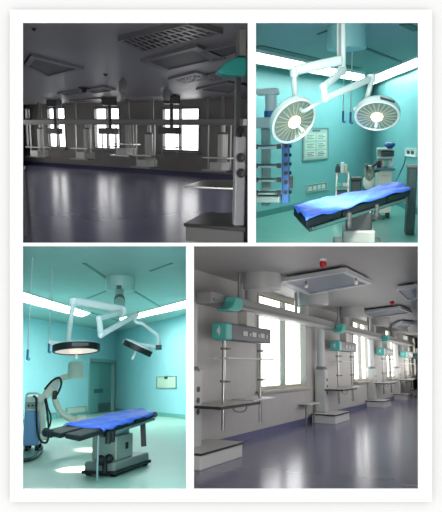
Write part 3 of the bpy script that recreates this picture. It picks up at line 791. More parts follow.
kid(dfr, 'door_leaf', ub(.41, 1.0, 0.02, zd, -.16, -.11), mat('door_leaf_grey_teal', (104, 158, 154), .4))
kid(dfr, 'door_plate', ub(.22, .56, zd * .39, zd * .47, -.05, -.02), mat('door_plate_dark', (70, 112, 112), .35, .4))
kid(dfr, 'threshold', ub(0, 1, -.05, .004, -.3, 0), jm)
kid(dfr, 'door_backing', ub(-.06, 1.06, -.05, zd + .12, -.34, -.3), mat('door_backing_teal', (96, 140, 136), .6))  # added behind the leaves to stop outside light leaking under them
kid(dfr, 'kick_plate', ub(.42, .99, .04, .35, -.11, -.10), mat('kick_plate', (90, 120, 118), .35, .4))
for nm, pl, a, b in (('baseboard_left', cl_, (23.5, 423), (89, 414.4)), ('baseboard_right', cr_, (116, 411.1), (185.6, 418.9))):
    pa, qa = C_.H(*a), C_.H(*b)
    structure(nm, MB().slab([pa, qa, qa + V((0, 0, .12)), pa + V((0, 0, .12))], pl[1] * .015).mesh('baseboard', mat('pale_skirting', (112, 176, 168), .4)), C_)
tube2 = mat('fluorescent_diffuser_bright', (250, 255, 254), 0.4, emit=19.0, ecol=(246, 255, 253))
g_ = 'strip lights of the left hand theatre'
strip_light(C_, [(23.4, 290.5), (90, 311.5), (82, 315.5), (23.4, 300)], 'lit ceiling strip light running in from the left edge above the infusion rods', g_, white, (.36,), tube2)
strip_light(C_, [(120, 317), (185.6, 299), (185.6, 306), (121, 320.5)], 'lit ceiling strip light running to the right above the tilted black lamp', g_, white, (.56,), tube2)
ceil_trim(C_, (23.5, 293), (92, 313), 0.05, m=c_trim)
ceil_trim(C_, (84, 263), (108, 279), 0.06, m=c_trim)
ceil_trim(C_, (134, 291), (166, 310), 0.07, m=c_trim)
ceil_trim(C_, (81, 301), (108, 290), 0.06, m=c_trim)
ceil_trim(C_, (150, 271), (172, 263), 0.04, m=c_trim)
ceil_trim(C_, (90, 312), (118, 320.5), 0.06, m=c_trim)
# surgical light
Dd = 11.0
dc = C_.P(120.5, 280, Dd); dc.z = C_.zc
t = Thing(C_, 'surgical_light', 'twin armed surgical light with black rimmed lamps above the table with bare black end', 'surgical light', dc)
t.part('ceiling_cover', MB().lathe([(0, -.27), (.275, -.27), (.288, -.25), (.288, 0)], dc, (0, 0, 1), 44), mat('ceiling_cover_pale', (188, 220, 214), .4))
sqp = C_.P(119, 287, Dd - .288)
t.part('cover_label', MB().box(sqp.x - .045, sqp.x + .045, Dd - .292, Dd - .27, sqp.z - .035, sqp.z + .035), mat('label_dark_teal', (50, 100, 98), .5))
hubp = C_.P(121, 311, 9.0)
t.part('pole', MB().tube([V((dc.x - .02, dc.y - .06, dc.z - .26)), C_.P(119.6, 301, 10.3), C_.P(120.3, 306, 9.6), hubp], .085, n=14), white)
t.part('pole_band', MB().cyl(C_.P(119.5, 299, 10.4), C_.P(119.5, 301.5, 10.3), .1, n=18), greymetal)
A0, A1 = C_.P(120, 309, 8.9), C_.P(73, 301, 8.4)
t.part('arm', MB().bar(A0, A1, .10, .12), white, bev=.03)
t.part('arm_joint', MB().cyl(C_.P(73, 298.5, 8.4), C_.P(73, 304.5, 8.4), .06, n=18), white)
lc1 = C_.P(76.5, 351, 8.8)
t.part('drop_rod', MB().tube([C_.P(73, 303, 8.4), C_.P(71.5, 315, 8.5), C_.P(69.5, 328, 8.65), C_.P(68.5, 342, 8.8)], .037), white)
B0, B1, B2, B3 = C_.P(121, 312, 8.9), C_.P(99, 318.5, 8.3), C_.P(101, 335, 8.2), C_.P(135.5, 315, 8.9)
t.part('arm', MB().bar(B0, B1, .07, .08), white, bev=.02)
t.part('arm', MB().tube([B1, B2], .042, sub=1), white); t.part('arm', MB().bar(B2, B3, .07, .08), white, bev=.02)
t.part('arm_joint', MB().ball(B1, .05), white); t.part('arm_joint', MB().ball(B2, .05), white); t.part('arm_joint', MB().ball(B3, .055), white)
t.part('drop_rod', MB().tube([B3, C_.P(136, 322, 8.8), C_.P(142, 323.5, 8.8), C_.P(150, 329.5, 8.7), C_.P(158, 336.5, 8.6), C_.P(158.5, 346, 8.6)], .026, sub=6), white)
bx = C_.P(158.5, 347.5, 8.6)
t.part('bracket_box', MB().box(bx.x - .045, bx.x + .045, bx.y - .05, bx.y + .05, bx.z - .035, bx.z + .035), mat('bracket_dark_teal', (30, 66, 66), .4), bev=.01)
pinkglass = mat('lit_glass_pinkish', (232, 206, 200), .25, emit=0.55, ecol=(255, 226, 216))
h = lamp_head(t, C_, lc1, (.03, -.10, -1.0), .345, black, pinkglass, white, 'left lamp head lit, hanging level with thick black rim', .12, plate=(.2, -1, 0), thick=.04, lit=False, rim_h=.085)
t.part('bulb', MB().lathe([(.10, .012), (.09, .03), (0, .04)], lc1, V((.03, -.10, -1.0)), 20), mat('pink_glow_bulb', (255, 170, 160), .3, emit=1.6, ecol=(255, 170, 160)), h)
t.part('side_bracket', MB().bar(C_.P(49, 342, 8.8), C_.P(62, 343.5, 8.8), .05, .05).box(C_.P(51.2, 346, 8.8).x, C_.P(54.2, 346, 8.8).x, 8.77, 8.83, C_.P(52, 348, 8.8).z, C_.P(52, 343, 8.8).z), white)
lc2 = C_.P(136.5, 350, 8.4); nn2 = V((-.43, .08, -.9))
lamp_head(t, C_, lc2, nn2, .225, black, offwhite, white, 'right lamp head tilted, seen on its black edge', .15, thick=.04, lit=False, rim_h=.07)
t.part('yoke', MB().bar(C_.P(156, 346.5, 8.6), C_.P(134, 343.8, 8.5), .035, .045), white)
L = bpy.data.lights.new('lamp_beam', 'SPOT'); L.energy = 2200; L.spot_size = math.radians(21); L.spot_blend = 1.0; L.color = (1, .84, .62); L.shadow_soft_size = .03
o = bpy.data.objects.new('lamp_beam', L); COL.objects.link(o)
pl_ = lc1 + V((.03, -.10, -1.0)) * .2; tg = C_.H(77, 469)
o.matrix_world = C_.M @ Matrix.Translation(pl_) @ (tg - pl_).to_track_quat('-Z', 'Y').to_matrix().to_4x4()
L2 = L.copy(); L2.energy = 2200; L2.spot_size = math.radians(14)
o = bpy.data.objects.new('lamp_beam', L2); COL.objects.link(o)
pl2 = lc2 + nn2 * .2; tg = C_.H(90, 450)
o.matrix_world = C_.M @ Matrix.Translation(pl2) @ (tg - pl2).to_track_quat('-Z', 'Y').to_matrix().to_4x4()
# infusion rods
for (x, y, D, lab) in ((27.5, 356, 9.3, 'left infusion rod hanging from the ceiling near the left edge'), (48.8, 349, 10.0, 'infusion rod hanging right beside the level black rimmed lamp')):
    b_ = C_.P(x, y, D); t = Thing(C_, 'infusion_rod', lab, 'infusion rod', b_, 0, 'infusion rods of the left hand theatre')
    t.part('rod', MB().cyl(b_, (b_.x, b_.y, C_.zc), .01, n=8), white)
    t.part('hook', MB().cyl(b_ + V((0, 0, .1)), b_ - V((0, 0, .06)), .018, n=10), bluepaint)
    t.part('hook_arm', MB().tube([b_ - V((0, 0, .04)), b_ + V((.02, 0, -.07)), b_ + V((.04, 0, -.03))], .008), bluepaint)
# operating table
q4 = [C_.P(80, 436.5, 6.3), C_.P(155, 413.2, 8.0), C_.P(134, 409, 8.5), C_.P(46.5, 429.5, 6.75)]
nr = table_top(q4, 0); cen = mean(q4)
bs = C_.H(119, 466); 
t = Thing(C_, 'operating_table', 'operating table on a steel pedestal with bare black leg pads at its left end', 'operating table', (cen.x, cen.y, 0))
for (u0_, u1_, v0_, v1_) in ((0.0, .30, .0, .44), (-.02, .30, .50, 1.0), (.31, .68, 0, 1), (.69, 1.0, 0, 1)):
    pq = [bil(q4, u0_, v0_), bil(q4, u1_, v0_), bil(q4, u1_, v1_), bil(q4, u0_, v1_)]
    t.part('pad', MB().slab(pq, -nr * .055), blackpad, bev=.015)
t.part('table_frame', MB().slab([p - nr * .06 for p in [bil(q4, .28, .06), bil(q4, .97, .06), bil(q4, .97, .94), bil(q4, .28, .94)]], -nr * .04), mat('frame_grey_dark', (88, 94, 94), .4, .4))
for v in (-.03, 1.03):
    t.part('side_rail', MB().bar(bil(q4, .3, v) - nr * .07, bil(q4, .98, v) - nr * .07, .02, .032, up=nr), steel)
for uu in (.31, .36):
    e = bil(q4, uu, -.03) - nr * .07
    t.part('clamp', MB().cyl(e + nr * .03, e - nr * .1, .035, n=12), black)
e = bil(q4, .0, 1.0) - nr * .03
t.part('end_knob', MB().ball(e, .05).ball(e + V((.06, -.08, -.01)), .045), black)
bx = lerp(C_.P(113, 440, 7.55), C_.P(113, 440, 7.55), 0)
X0, X1 = C_.P(98.5, 445, 7.35).x, C_.P(121.5, 445, 7.35).x
ang = math.atan2((q4[1] - q4[0]).y, (q4[1] - q4[0]).x)
ax_ = V((math.cos(ang), math.sin(ang), 0)); ay_ = V((-math.sin(ang), math.cos(ang), 0))
ctr = V((C_.P(113, 440, 7.6).x, 7.6, 0))
def obox(mb, c, la, lb, z0, z1):
    return mb.slab([c + ax_ * a * la / 2 + ay_ * b * lb / 2 + V((0, 0, z0)) for a, b in ((-1, -1), (1, -1), (1, 1), (-1, 1))], (0, 0, z1 - z0))
pm = mat('pedestal_steel', (170, 170, 158), .33, .35)
t.part('pedestal', obox(MB(), ctr, .46, .34, .17, .46), pm, bev=.015)
t.part('pedestal_panel', obox(MB(), ctr + ax_ * .05 - ay_ * .172, .07, .006, .28, .36), black)
t.part('neck', obox(MB(), ctr + ax_ * .03, .26, .22, .46, cen.z - .08), mat('neck_dark', (54, 58, 58), .4), bev=.02)
t.part('neck_collar', obox(MB(), ctr + ax_ * .03, .34, .27, .46, .51), steel, bev=.01)
t.part('base', obox(MB(), ctr + ax_ * .16, 1.0, .42, .05, .17), mat('base_grey', (120, 128, 124), .4), bev=.03)
t.part('base_bumper', obox(MB(), ctr + ax_ * .16, 1.04, .46, .03, .07), black, bev=.01)
for a in (-.28, .6):
    for b in (-.17, .17):
        c_ = ctr + ax_ * a + ay_ * b
        t.part('castor', MB().cyl(c_ + ay_ * -.03 + V((0, 0, .035)), c_ + ay_ * .03 + V((0, 0, .035)), .035, n=14), black)
pd = ctr - ax_ * .40 - ay_ * .05
t.part('pedal', MB().ball(pd + V((0, 0, .2)), .06).ball(pd + V((.1, .02, .21)), .055).cyl(pd + V((.05, 0, .06)), pd + V((.05, 0, .22)), .03, n=10), black)
rp = C_.H(97, 483); rp.y = rp.y
t.part('stay_rod', MB().cyl((rp.x, rp.y, 0.0), (rp.x + .0, rp.y, q4[0].z + .06), .013, n=10), steel)
s0_ = C_.P(142.5, 416, 7.75); s1_ = C_.P(143.8, 446.5, 7.7)
t.part('strap', MB().bar(s0_, s1_, .07, .012, up=(0, 1, 0)), black)
t.part('strap_tail', MB().bar(C_.P(139.5, 416, 7.72), C_.P(140.5, 425, 7.72), .04, .02, up=(0, 1, 0)), darkgrey)
for (x, y) in ((155, 414.5), (137, 421)):
    t.part('rail_end', MB().ball(C_.P(x, y, 7.95), .035), darkgrey)
dq = [bil(q4, .26, .04), bil(q4, 1.0, .04), bil(q4, 1.0, .98), bil(q4, .18, .98)]
drape(C_, dq, nr, 'blue drape spread over the table with bare black leg pads', cen, over=.025, amp=.012, seed=9)
# notice frame and wall panels
nb2, nq2 = wall_box(C_, cr_, 'notice_board', 157, 376.3, 177, 388.2, .03, mat('frame_olive_grey', (120, 140, 128), .4), 'small grey frame holding a pale sheet on the right teal wall', 'notice frame', inset=mat('pale_sheet', (196, 214, 192), .8))
nb2.part('clip', MB().slab([bil(nq2, u, v) + cr_[1] * .02 for u, v in ((.42, .82), (.58, .82), (.58, 1.0), (.42, 1.0))], cr_[1] * .015), darkgrey)
wp2, wq2 = wall_box(C_, cl_, 'wall_outlet_panel', 66, 408, 86, 416, .03, mat('outlet_frame_grey', (134, 164, 158), .4), 'pale outlet panel low on the wall behind the blue drape', 'outlet panel', y0b=405.8, y1b=413, inset=mat('outlet_pale', (196, 208, 190), .5))
for k in range(3):
    wp2.part('outlet', MB().slab([bil(wq2, u, v) + cl_[1] * .016 for u, v in ((.08 + .3 * k, .2), (.3 + .3 * k, .2), (.3 + .3 * k, .8), (.08 + .3 * k, .8))], cl_[1] * .006), offwhite)
wp3, wq3 = wall_box(C_, cl_, 'wall_socket_panel', 46.5, 413, 56, 424, .03, mat('socket_grey', (110, 136, 134), .4), 'small grey socket panel low on the wall behind the x-ray arm', 'socket panel', inset=mat('socket_face_grey', (140, 160, 156), .5))
wp3.part('socket', MB().slab([bil(wq3, u, v) + cl_[1] * .016 for u, v in ((.25, .3), (.75, .3), (.75, .7), (.25, .7))], cl_[1] * .008), darkgrey)
# mobile x-ray machine
D = 10.4
xm = C_.P(32, 444, D)
t = Thing(C_, 'xray_machine', 'mobile x-ray machine with blue cabinet and white curved arm at the left edge', 'x-ray machine', (xm.x, D + .2, 0))
xl, xr = C_.P(23.6, 430, D).x, C_.P(39.5, 430, D).x
zz = lambda y: C_.P(32, y, D).z
bw2 = mat('machine_sky_blue', (124, 172, 218), .4)
t.part('cabinet', MB().box(xl, xr, D, D + .6, .09, zz(411)), bw2, bev=.02)
tp_ = t.part('top_unit', MB().box(xl, xr + .03, D - .03, D + .6, zz(411), zz(396)), white, bev=.03)
t.part('control_panel', MB().box(xl + .02, xr - .05, D - .04, D - .028, zz(409), zz(402)), mat('panel_grey', (150, 170, 170), .4), tp_)
for k in range(3):
    t.part('button', MB().cyl((xl + .07 + .06 * k, D - .04, zz(405.5)), (xl + .07 + .06 * k, D - .055, zz(405.5)), .02, n=12), darkgrey, tp_)
t.part('handle', MB().tube([(xl + .02, D - .03, zz(397)), (xl + .05, D - .08, zz(393.5)), (xr - .05, D - .08, zz(393.5)), (xr, D - .03, zz(397))], .016), white)
for sx in (xl + .05, xr - .04):
    for yy in (D + .08, D + .5):
        t.part('castor', MB().cyl((sx - .03, yy, .045), (sx + .03, yy, .045), .045, n=14), black)
pw = mat('arm_white', (228, 228, 214), .35)
PX = lambda x, y, d=D: C_.P(x, y, d)
t.part('column', MB().slab([PX(40, 436, D - .05), PX(45.5, 436, D - .05), PX(43.5, 396, D - .05), PX(38, 396, D - .05)], (0, .2, 0)), pw, bev=.03)
t.part('column_foot', MB().slab([PX(38.5, 440.5, D - .05), PX(50, 440, D - .05), PX(49, 435, D - .05), PX(39, 434, D - .05)], (0, .25, 0)), pw, bev=.02)
t.part('upper_arm', MB().slab([PX(38.5, 399, D - .1), PX(45, 402, D - .1), PX(59, 386, D - .1), PX(57.5, 379, D - .1), PX(52, 378.5, D - .1)], (0, .2, 0)), pw, bev=.03)
t.part('arm_joint', MB().cyl(PX(42, 398.5, D - .14), PX(42, 398.5, D + .14), .075, n=20), offwhite)
t.part('arm_joint', MB().cyl(PX(54.5, 384.5, D - .14), PX(54.5, 384.5, D + .14), .07, n=20), offwhite)
cpath = [PX(x, y, D - .05) for x, y in ((71, 376), (62, 378), (56, 385), (54.5, 394), (56.5, 404), (61.5, 412.5), (69, 418), (79, 421))]
cp = MB()
for o_ in (-.05, .05):
    pass
t.part('c_arc', MB().tube(cpath, .055, n=12, sub=5), pw)
dpx = PX(76.2, 370, D - .05)
t.part('detector', MB().lathe([(0, .0), (.125, .0), (.142, .02), (.142, .25), (.11, .29), (0, .29)], dpx - V((0, 0, .145)), (0, 0, 1), 30), pw, bev=0)
t.part('tube_head', MB().box(PX(76, 420).x, PX(87, 420).x, D - .12, D + .08, zz(424), zz(417)), pw, bev=.03)
t.part('clamp', MB().box(PX(53, 396).x, PX(57.5, 396).x, D - .12, D + .05, zz(400), zz(391)), darkgrey, bev=.02)
hm = black
t.part('hose', MB().tube([PX(x, y, D - .16) for x, y in ((33, 396), (36.5, 399), (36.5, 414), (37.5, 430), (41, 441), (47, 442), (48.5, 432), (47.5, 415), (45, 399))], .017), hm)
t.part('hose', MB().tube([PX(x, y, D - .16) for x, y in ((44.5, 389.5), (52, 381), (58.5, 377.5), (61.5, 382), (59.5, 390), (55.5, 397))], .017), hm)
t.part('hose', MB().tube([PX(x, y, D - .17) for x, y in ((46, 398), (48, 408), (51, 417), (49.5, 427))], .014), hm)
cb_ = [C_.H(x, y, .03) for x, y in ((23.8, 460), (29, 459.5), (35, 457), (40, 452), (42, 447))]
solo(C_, 'power_cable', MB().tube(cb_, .028), black, 'black cable looping across the floor below the blue cabinet', 'cable', cb_[0])
# ================================================================== bright ward with a row of pendants beside the windows (bottom right)
W = Room(306, 364, 1.5, 3.1)
d_wall = mat('bright_ward_wall', (190, 187, 186), 0.55, noise=0.03)
d_ceil = mat('bright_ward_ceiling', (172, 170, 168), 0.5, noise=0.03)
d_floor = mat('blue_violet_vinyl', (104, 104, 138), 0.2, noise=0.08, scale=.8, spec=.55)
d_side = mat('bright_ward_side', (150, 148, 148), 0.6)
ww = W.wall((242.5, 441), (400, 397.6))
p, n = ww
d_win = [((257, 285), (306.5, 386.5)), ((352, 322), (369.5, 377)), ((385, 332), (396, 373.5)), ((403, 343), (409, 371)), ((412.3, 345), (415.8, 371))]  # last window is added to brighten the dark far end of the wall
hl = []
for (a, b) in d_win:
    h_ = hole(W, ww, a, b); hl.append((h_[0], h_[1], 0.93, 3.07))
far = W.H(412, 393)
fp = (V((far.x, far.y + 3.0, 0)), V((0, -1, 0)))
shell(W, R_BR, {'wall_left': ww, 'wall_back': fp}, {'floor': d_floor, 'ceiling': d_ceil, 'wall_left': d_wall, 'wall_back': d_wall}, d_side, {'wall_left': hl})
fm2 = mat('window_frame_pale', (176, 172, 160), .5)
xw = V((-n.y, n.x, 0)).normalized()
_h = hole
for i, (a, b) in enumerate(d_win):
    hh = hl[i]
    hole = lambda room, pl, a_, b_, hh=hh: hh
    window(W, ww, a, b, [.5] if i else [.52], [.78], fw=.075, fm=fm2, blind=.95 if i < 2 else None)
hole = _h
# stone sill line and skirting
pa, qa = W.H(194.6, 454.3), W.H(412, 394.5)
structure('baseboard_left', MB().slab([pa, qa, qa + V((0, 0, .14)), pa + V((0, 0, .14))], n * .015).mesh('baseboard', mat('blue_violet_skirting', (96, 98, 140), .35)), W)
# axes of the row: 'along' runs away from the viewer beside the wall, 'room' points into the room
along = (qa - pa).normalized(); along.z = 0; along.normalize(); room_d = n.copy()
rot = math.atan2(along.y, along.x) - math.pi / 2
row0 = W.H(200, 471)
consm = mat('console_dark_grey', (84, 86, 92), .4)
basem = mat('base_unit_white', (222, 222, 220), .4)
edgem = mat('shelf_dark_edge', (54, 54, 54), .4)
shelfm = mat('shelf_pale_grey', (216, 216, 212), .5)
colw = mat('column_pale', (196, 198, 198), .4)
BZ0, BZ1 = 2.42, 2.62
def pendant(loc, label, group):
    t = Thing(W, 'supply_pendant', label, 'medical pendant', loc, rot, group)
    def bx(*a): return MB().box(*a)
    b = t.part('base_unit', bx(-.62, 0, 0.0, 1.42, .0, .20), basem, local=True, bev=.012)
    t.part('base_top', bx(-.64, .02, -.02, 1.44, .21, .235), shelfm, b, local=True, bev=.006)
    t.part('edge_band', bx(-.63, .01, -.01, 1.43, .20, .21), edgem, b, local=True)
    t.part('edge_band', MB().box(.02, .03, -.03, 1.44, .205, .235).box(-.64, .03, -.03, -.02, .205, .235), edgem, b, local=True)
    t.part('toe_strip', bx(-.60, -.02, 0.03, 1.39, -.0, .012), greymetal, b, local=True)
    # column at the near end
    c = t.part('column', MB().box(-.66, -.36, .4, .68, .235, 1.38), colw, local=True, bev=.04)
    for z in (.75, .92, 1.09):
        t.part('socket', MB().cyl((-.36, .54, z), (-.35, .54, z), .045, n=14), darkgrey, c, local=True)
    t.part('socket_plate', bx(-.6, -.42, .392, .4, .7, 1.2), offwhite, c, local=True)
    t.part('column_tube', MB().cyl((-.51, .54, 1.38), (-.51, .54, BZ0 + .02), .105, n=20), colw, local=True)
    t.part('column_collar', MB().cyl((-.51, .54, 1.36), (-.51, .54, 1.44), .16, .12, 20), greymetal, local=True)
    # console head
    y0, y1 = 1.03, 3.0
    t.part('console', bx(-.4, -.13, y0 + .21, y1, 1.875, 2.155), consm, local=True, bev=.02)
    e = t.part('end_cap', bx(-.41, -.12, y0, y0 + .22, 1.87, 2.16), teal, label='teal end cap', local=True, bev=.03)
    t.part('emblem', MB().box(-.30, -.24, y0 - .004, y0, 1.99, 2.06).box(-.27, -.25, y0 - .004, y0, 1.95, 2.1), white, e, local=True)
    for k in range(3):
        yy = lerp(y0 + .75, y1 - .45, k / 2)
        t.part('socket', MB().box(-.13, -.118, yy - .09, yy + .09, 1.97, 2.05), mat('console_socket_pale', (190, 192, 192), .4), local=True)
        t.part('socket', MB().cyl((-.13, yy + .2, 2.0), (-.112, yy + .2, 2.0), .03, n=12), offwhite, local=True)
    t.part('hanger_post', bx(-.36, -.17, 1.95, 2.3, 2.15, BZ0 + .02), offwhite, local=True, bev=.01)
    # poles, clamps and shelves
    for yy in (1.1, 2.62):
        po = t.part('pole', MB().cyl((-.2, yy, .43), (-.2, yy, 1.86), .03, n=14), steel, local=True)
        for z in (1.73, 1.2):
            t.part('clamp', MB().cyl((-.2, yy, z - .02), (-.2, yy, z + .02), .06, n=14).box(-.2, -.08, yy - .02, yy + .02, z - .012, z + .012), greymetal, po, local=True)
    t.part('upper_shelf', bx(-.42, -.06, 1.0, 3.0, 1.565, 1.59), shelfm, local=True, bev=.006)
    tr = t.part('tray', bx(-.62, .1, 0.42, 1.9, .82, .85), shelfm, local=True, bev=.008)
    t.part('edge_band', MB().box(.1, .115, 0.42, 1.9, .81, .852).box(-.62, .115, .405, .42, .81, .852), edgem, tr, local=True)
    t.part('shelf', bx(-.45, -.02, 1.91, 2.95, .85, .875), shelfm, local=True, bev=.006)
    t.part('basket', MB().tube([(-.25, 1.5, .84), (-.2, 1.55, .70), (-.2, 1.95, .68), (-.2, 2.05, .84)], .012), greymetal, local=True)
    return t
grp = 'supply pendants in a row beside the windows'
pd0 = pendant(row0, 'nearest supply pendant of the bright ward, big teal capped console before the first window', grp)
spots = [((335.5, 424.5), 'second supply pendant in the row, between first and second window'), ((384, 408), 'third supply pendant in the row, before the second pair of windows'), ((407.5, 400), 'fourth supply pendant in the row, near the right edge'), ((419.5, 395.2), 'farthest supply pendant, small and mostly cut off by the right edge')]
for (px, lab) in spots:
    c = copy_tree(pd0.o); q = W.H(*px)
    place(c, W, (q.x, q.y, 0.0), rot, lab)
# bridge beam over the row with end brackets
def loc_(x, y, z): return V((row0.x, row0.y, 0)) + room_d * x + along * y + V((0, 0, z))
def near_cut(x, z, px=194.6):                 # where the beam line meets the left edge of the opening
    pl = W.ray(px, 300).cross(W.ray(px, 400)).normalized()
    a = loc_(x, 0, z) - W.E; return -a.dot(pl) / along.dot(pl)
ys_ = max(near_cut(-.42, BZ0), near_cut(-.1, BZ1)) + .02
bt = Thing(W, 'bridge_beam', 'long grey supply beam carrying the row of pendants beside the windows', 'beam', loc_(-.25, ys_, BZ0))
YE = 21.0
bt.part('beam_body', MB().slab([loc_(-.42, ys_, BZ0), loc_(-.1, ys_, BZ0), loc_(-.1, ys_, BZ1), loc_(-.42, ys_, BZ1)], along * (YE - ys_)), mat('beam_grey', (150, 150, 150), .4), bev=.03)
bt.part('rail', MB().slab([loc_(-.1, ys_, BZ0 + .03), loc_(-.07, ys_, BZ0 + .03), loc_(-.07, ys_, BZ0 + .08), loc_(-.1, ys_, BZ0 + .08)], along * (YE - ys_)), greymetal)
for k, (px, yb) in enumerate((((262), 0), ((313), 0), ((352), 0), ((379), 0), (399, 0))):
    pl = W.ray(px, 300).cross(W.ray(px, 400)).normalized(); a = loc_(.06, 0, 2.9) - W.E; yk = -a.dot(pl) / along.dot(pl)
    b = loc_(.06, yk, 0)
    bt.part('ceiling_drum', MB().lathe([(0, 2.82), (.33, 2.82), (.35, 2.85), (.35, 3.1)], b, (0, 0, 1), 36), mat('drum_pale', (176, 176, 176), .4))
    bt.part('drum_post', MB().cyl(b - room_d * .22 + V((0, 0, BZ1 - .02)), b - room_d * .22 + V((0, 0, 2.85)), .11, n=18), mat('drum_post_pale', (170, 170, 168), .4))
    e_ = b - room_d * .3 - along * .32
    bt.part('drum_post', MB().cyl(e_ + V((0, 0, BZ1 - .02)), e_ + V((0, 0, 3.09)), .035, n=12), steel)
for (px, py) in ((229, 305), (338, 331), (384, 345)):
    pl = W.ray(px, 300).cross(W.ray(px, 400)).normalized(); a = loc_(-.02, 0, 2.57) - W.E; yk = -a.dot(pl) / along.dot(pl)
    o_ = lambda x, y, z: loc_(x, yk + y, z)
    prof = [(-.38, 2.33), (-.3, 2.31), (.0, 2.31), (.18, 2.35), (.25, 2.42), (.24, 2.56), (-.02, 2.56), (-.05, 2.48), (-.16, 2.38)]
    bt.part('teal_bracket', MB().slab([o_(-.08, y, z) for y, z in prof], room_d * .2), teal, label='curved teal bracket clipped on the beam', bev=.03)

# ceiling light panels and red detectors
rimw = mat('light_rim_white', (200, 202, 206), .35); lp = mat('light_panel_bluegrey', (128, 134, 148), .35)
cg = 'suspended ceiling light panels of the bright ward'
ceil_fixture(W, [(280, 282), (346, 271.5), (372, 284), (308, 295.5)], 'ceiling_panel', 'largest square ceiling light panel, nearest above the first window', 'ceiling light', rimw, lp, .07, .88, None, cg, hang=.05)
ceil_fixture(W, [(358, 313.5), (401, 308.5), (412, 313), (371, 318.5)], 'ceiling_panel', 'second square ceiling light panel, farther along beneath the red detector', 'ceiling light', rimw, lp, .07, .88, None, cg, hang=.05)
ceil_fixture(W, [(396, 290), (417.4, 287.5), (417.4, 299.5), (408, 301)], 'ceiling_panel', 'ceiling light panel cut by the right edge of the bright ward', 'ceiling light', rimw, lp, .07, .88, None, cg, hang=.05)
ceil_fixture(W, [(392, 327.5), (402, 323.5), (415, 325), (405, 329.5)], 'ceiling_panel', 'small far ceiling light panel near the end of the row', 'ceiling light', rimw, lp, .1, .86, None, cg, hang=.06)
for (x, y, lab) in ((323, 259, 'red ceiling detector above the largest light panel'), (392, 299.5, 'red ceiling detector above the second light panel at right')):
    c = W.C(x, y); t = Thing(W, 'fire_detector', lab, 'detector', c, 0, 'red ceiling detectors')
    t.part('mount', MB().lathe([(.05, 0), (.05, -.03), (.035, -.04)], c, (0, 0, 1), 20), white)
    t.part('body', MB().lathe([(.04, -.035), (.055, -.06), (.05, -.11), (.02, -.14), (0, -.14)], c, (0, 0, 1), 20), red)
# small spot lamps hanging from the first panel and by the far drums
for (x, y, lab) in ((306, 286, 'small white ball lamp beneath the largest ceiling panel'), (356, 282.5, 'small white ball lamp at the right side of the largest ceiling panel'),):
    b_ = W.H(x, y, W.zc - .2); t = Thing(W, 'spot_lamp', lab, 'lamp', b_, 0, 'ball lamps on the ceiling')
    t.part('bulb', MB().ball(b_, .04), mat('lamp_ball_white', (240, 240, 236), .3)); t.part('stem', MB().cyl(b_ + V((0, 0, .04)), (b_.x, b_.y, W.zc - .11), .02, n=10), steel)
# wall shelf by the second column and a bar on the wall
for (x0, x1, y, lab) in ((299, 309, 402.5, 'small pale shelf on thin legs against the wall below the first window'),):
    a_, b_ = W.on(x0, y, ww, .02), W.on(x1, y, ww, .02); z = (a_.z + b_.z) / 2
    c = (a_ + b_) / 2; t = Thing(W, 'side_shelf', lab, 'shelf', (c.x, c.y, 0))
    a_.z = b_.z = z
    t.part('top', MB().slab([a_, b_, b_ + n * .3, a_ + n * .3], (0, 0, -.03)), white)
    for e in (lerp(a_, b_, .1), lerp(a_, b_, .9)):
        t.part('leg', MB().cyl(e + n * .15 - V((0, 0, .02)), (e.x + n.x * .15, e.y + n.y * .15, 0), .018, n=8), greymetal)
# ------------------------------------------------------------------ added fill lamps out of view, standing in for daylight and ceiling light
def area(room, loc, tgt, sx, sy, e, col):
    L = bpy.data.lights.new('fill_light', 'AREA'); L.shape = 'RECTANGLE'; L.size = sx; L.size_y = sy; L.energy = e; L.color = col
    o = bpy.data.objects.new('fill_light', L); COL.objects.link(o)
    loc, tgt = V(loc), V(tgt)
    o.matrix_world = room.M @ Matrix.Translation(loc) @ (tgt - loc).to_track_quat('-Z', 'Y').to_matrix().to_4x4()
def side(room, px, py, y0, y1, z, h, e, col, right):
    a, b = room.P(px, py, y0), room.P(px, py, y1); d = V((b.x - a.x, b.y - a.y, 0)); c = (a + b) / 2
    nn = V((-d.y, d.x, 0)).normalized() * (1 if right else -1)
    c = V((c.x, c.y, z)) + nn * .03
    area(room, c, c + nn, d.length, h, e, col)
side(W, 417.7, 340, 8.5, 31, 1.35, 1.8, 270, (1, .98, .95), True)
side(A, 23.2, 134, 9, 27, 1.3, 1.6, 78, (.95, .97, 1), False)
side(A, 247.5, 134, 9.5, 19, 1.3, 1.6, 50, (.95, .97, 1), True)
q = W.P(306, 489, 5.6); area(W, (q.x, 5.6, max(.15, q.z + .1)), (q.x + 1.0, 12, 3.0), 1.2, .5, 20, (1, .98, .95))
q = A.P(135, 243, 5.8); area(A, (q.x, 5.8, max(.15, q.z + .12)), (q.x, 16, 3.6), 1.6, .4, 10, (.95, .97, 1))
q = B.P(337, 22, 5.4); area(B, (q.x, 5.4, q.z - .05), (q.x, 9, .6), 1.2, .4, 13, (.96, 1, .99))
q = B.P(337, 243, 5.6); area(B, (q.x, 5.6, q.z + .1), (q.x - .6, 9, 1.5), 1.2, .4, 14, (.96, 1, .99))
q = C_.P(105, 245, 5.6); area(C_, (q.x, 5.6, q.z - .05), (q.x, 9, .4), 1.2, .4, 45, (.96, 1, .99))
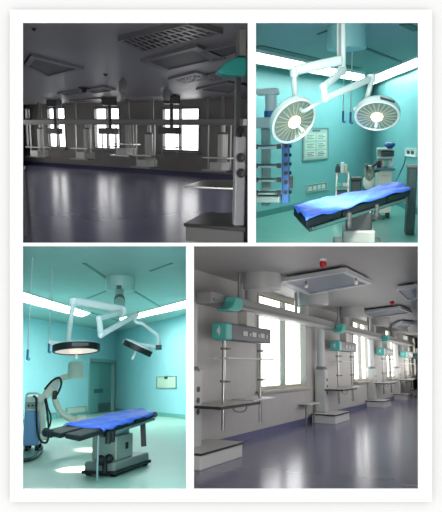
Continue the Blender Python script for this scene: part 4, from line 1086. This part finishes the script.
# ------------------------------------------------------------------ things that stand in the side walls of an opening end there
bpy.context.view_layer.update()
def trim_things(room, rect):
    x0, y0, x1, y1 = rect; g = 0.75
    cs = [room.R @ room.ray(x, y) for x, y in ((x0 - g, y0 - g), (x1 + g, y0 - g), (x1 + g, y1 + g), (x0 - g, y1 + g))]
    mid = room.R @ room.ray((x0 + x1) / 2, (y0 + y1) / 2); pls = []
    for i in range(4):
        n_ = cs[i].cross(cs[(i + 1) % 4]).normalized(); pls.append(n_ if n_.dot(mid) > 0 else -n_)
    for o in list(room.things):
        for ch in [o] + list(o.children_recursive):
            if ch.type != 'MESH': continue
            Mi = ch.matrix_world.inverted(); R3 = ch.matrix_world.to_3x3()
            for pn in pls:
                if all((ch.matrix_world @ v.co).dot(pn) >= -1e-4 for v in ch.data.vertices): continue
                bm = bmesh.new(); bm.from_mesh(ch.data)
                bmesh.ops.bisect_plane(bm, geom=bm.verts[:] + bm.edges[:] + bm.faces[:], plane_co=Mi @ V((0, 0, 0)), plane_no=R3.transposed() @ pn, clear_inner=True)
                ed = [e for e in bm.edges if e.is_boundary]
                if ed: bmesh.ops.holes_fill(bm, edges=ed, sides=0)
                nv = len(bm.verts)
                if nv:
                    me = ch.data.copy() if ch.data.users > 1 else ch.data
                    bm.to_mesh(me); ch.data = me
                bm.free()
                if not nv: DEAD.append(ch); break
DEAD = []
for room, rect in ((A, R_TL), (B, R_TR), (C_, R_BL), (W, R_BR)): trim_things(room, rect)
DEAD = sorted(set(DEAD), key=lambda o: -len(o.children_recursive) if False else (o.parent is None, o.parent.type == 'EMPTY' if o.parent else True))
for o in DEAD: bpy.data.objects.remove(o)
# ------------------------------------------------------------------ camera, daylight, view
cam = bpy.data.cameras.new('camera'); co = bpy.data.objects.new('camera', cam); COL.objects.link(co)
co.location = (0, 0, 0); co.rotation_euler = (math.radians(90), 0, 0)
cam.sensor_fit = 'VERTICAL'; cam.sensor_height = 36.0; cam.lens = FPX / 512 * 36.0
cam.clip_start = 0.05; cam.clip_end = 500
SC.camera = co
w = bpy.data.worlds.new('daylight'); SC.world = w; w.use_nodes = True
bg = w.node_tree.nodes['Background']; bg.inputs[0].default_value = (1, 1, 0.99, 1); bg.inputs[1].default_value = 4.0
vs = SC.view_settings; SC.display_settings.display_device = 'sRGB'
vs.view_transform = 'Standard'; vs.look = 'None'; vs.exposure = 0.0; vs.gamma = 1.0; vs.use_curve_mapping = False
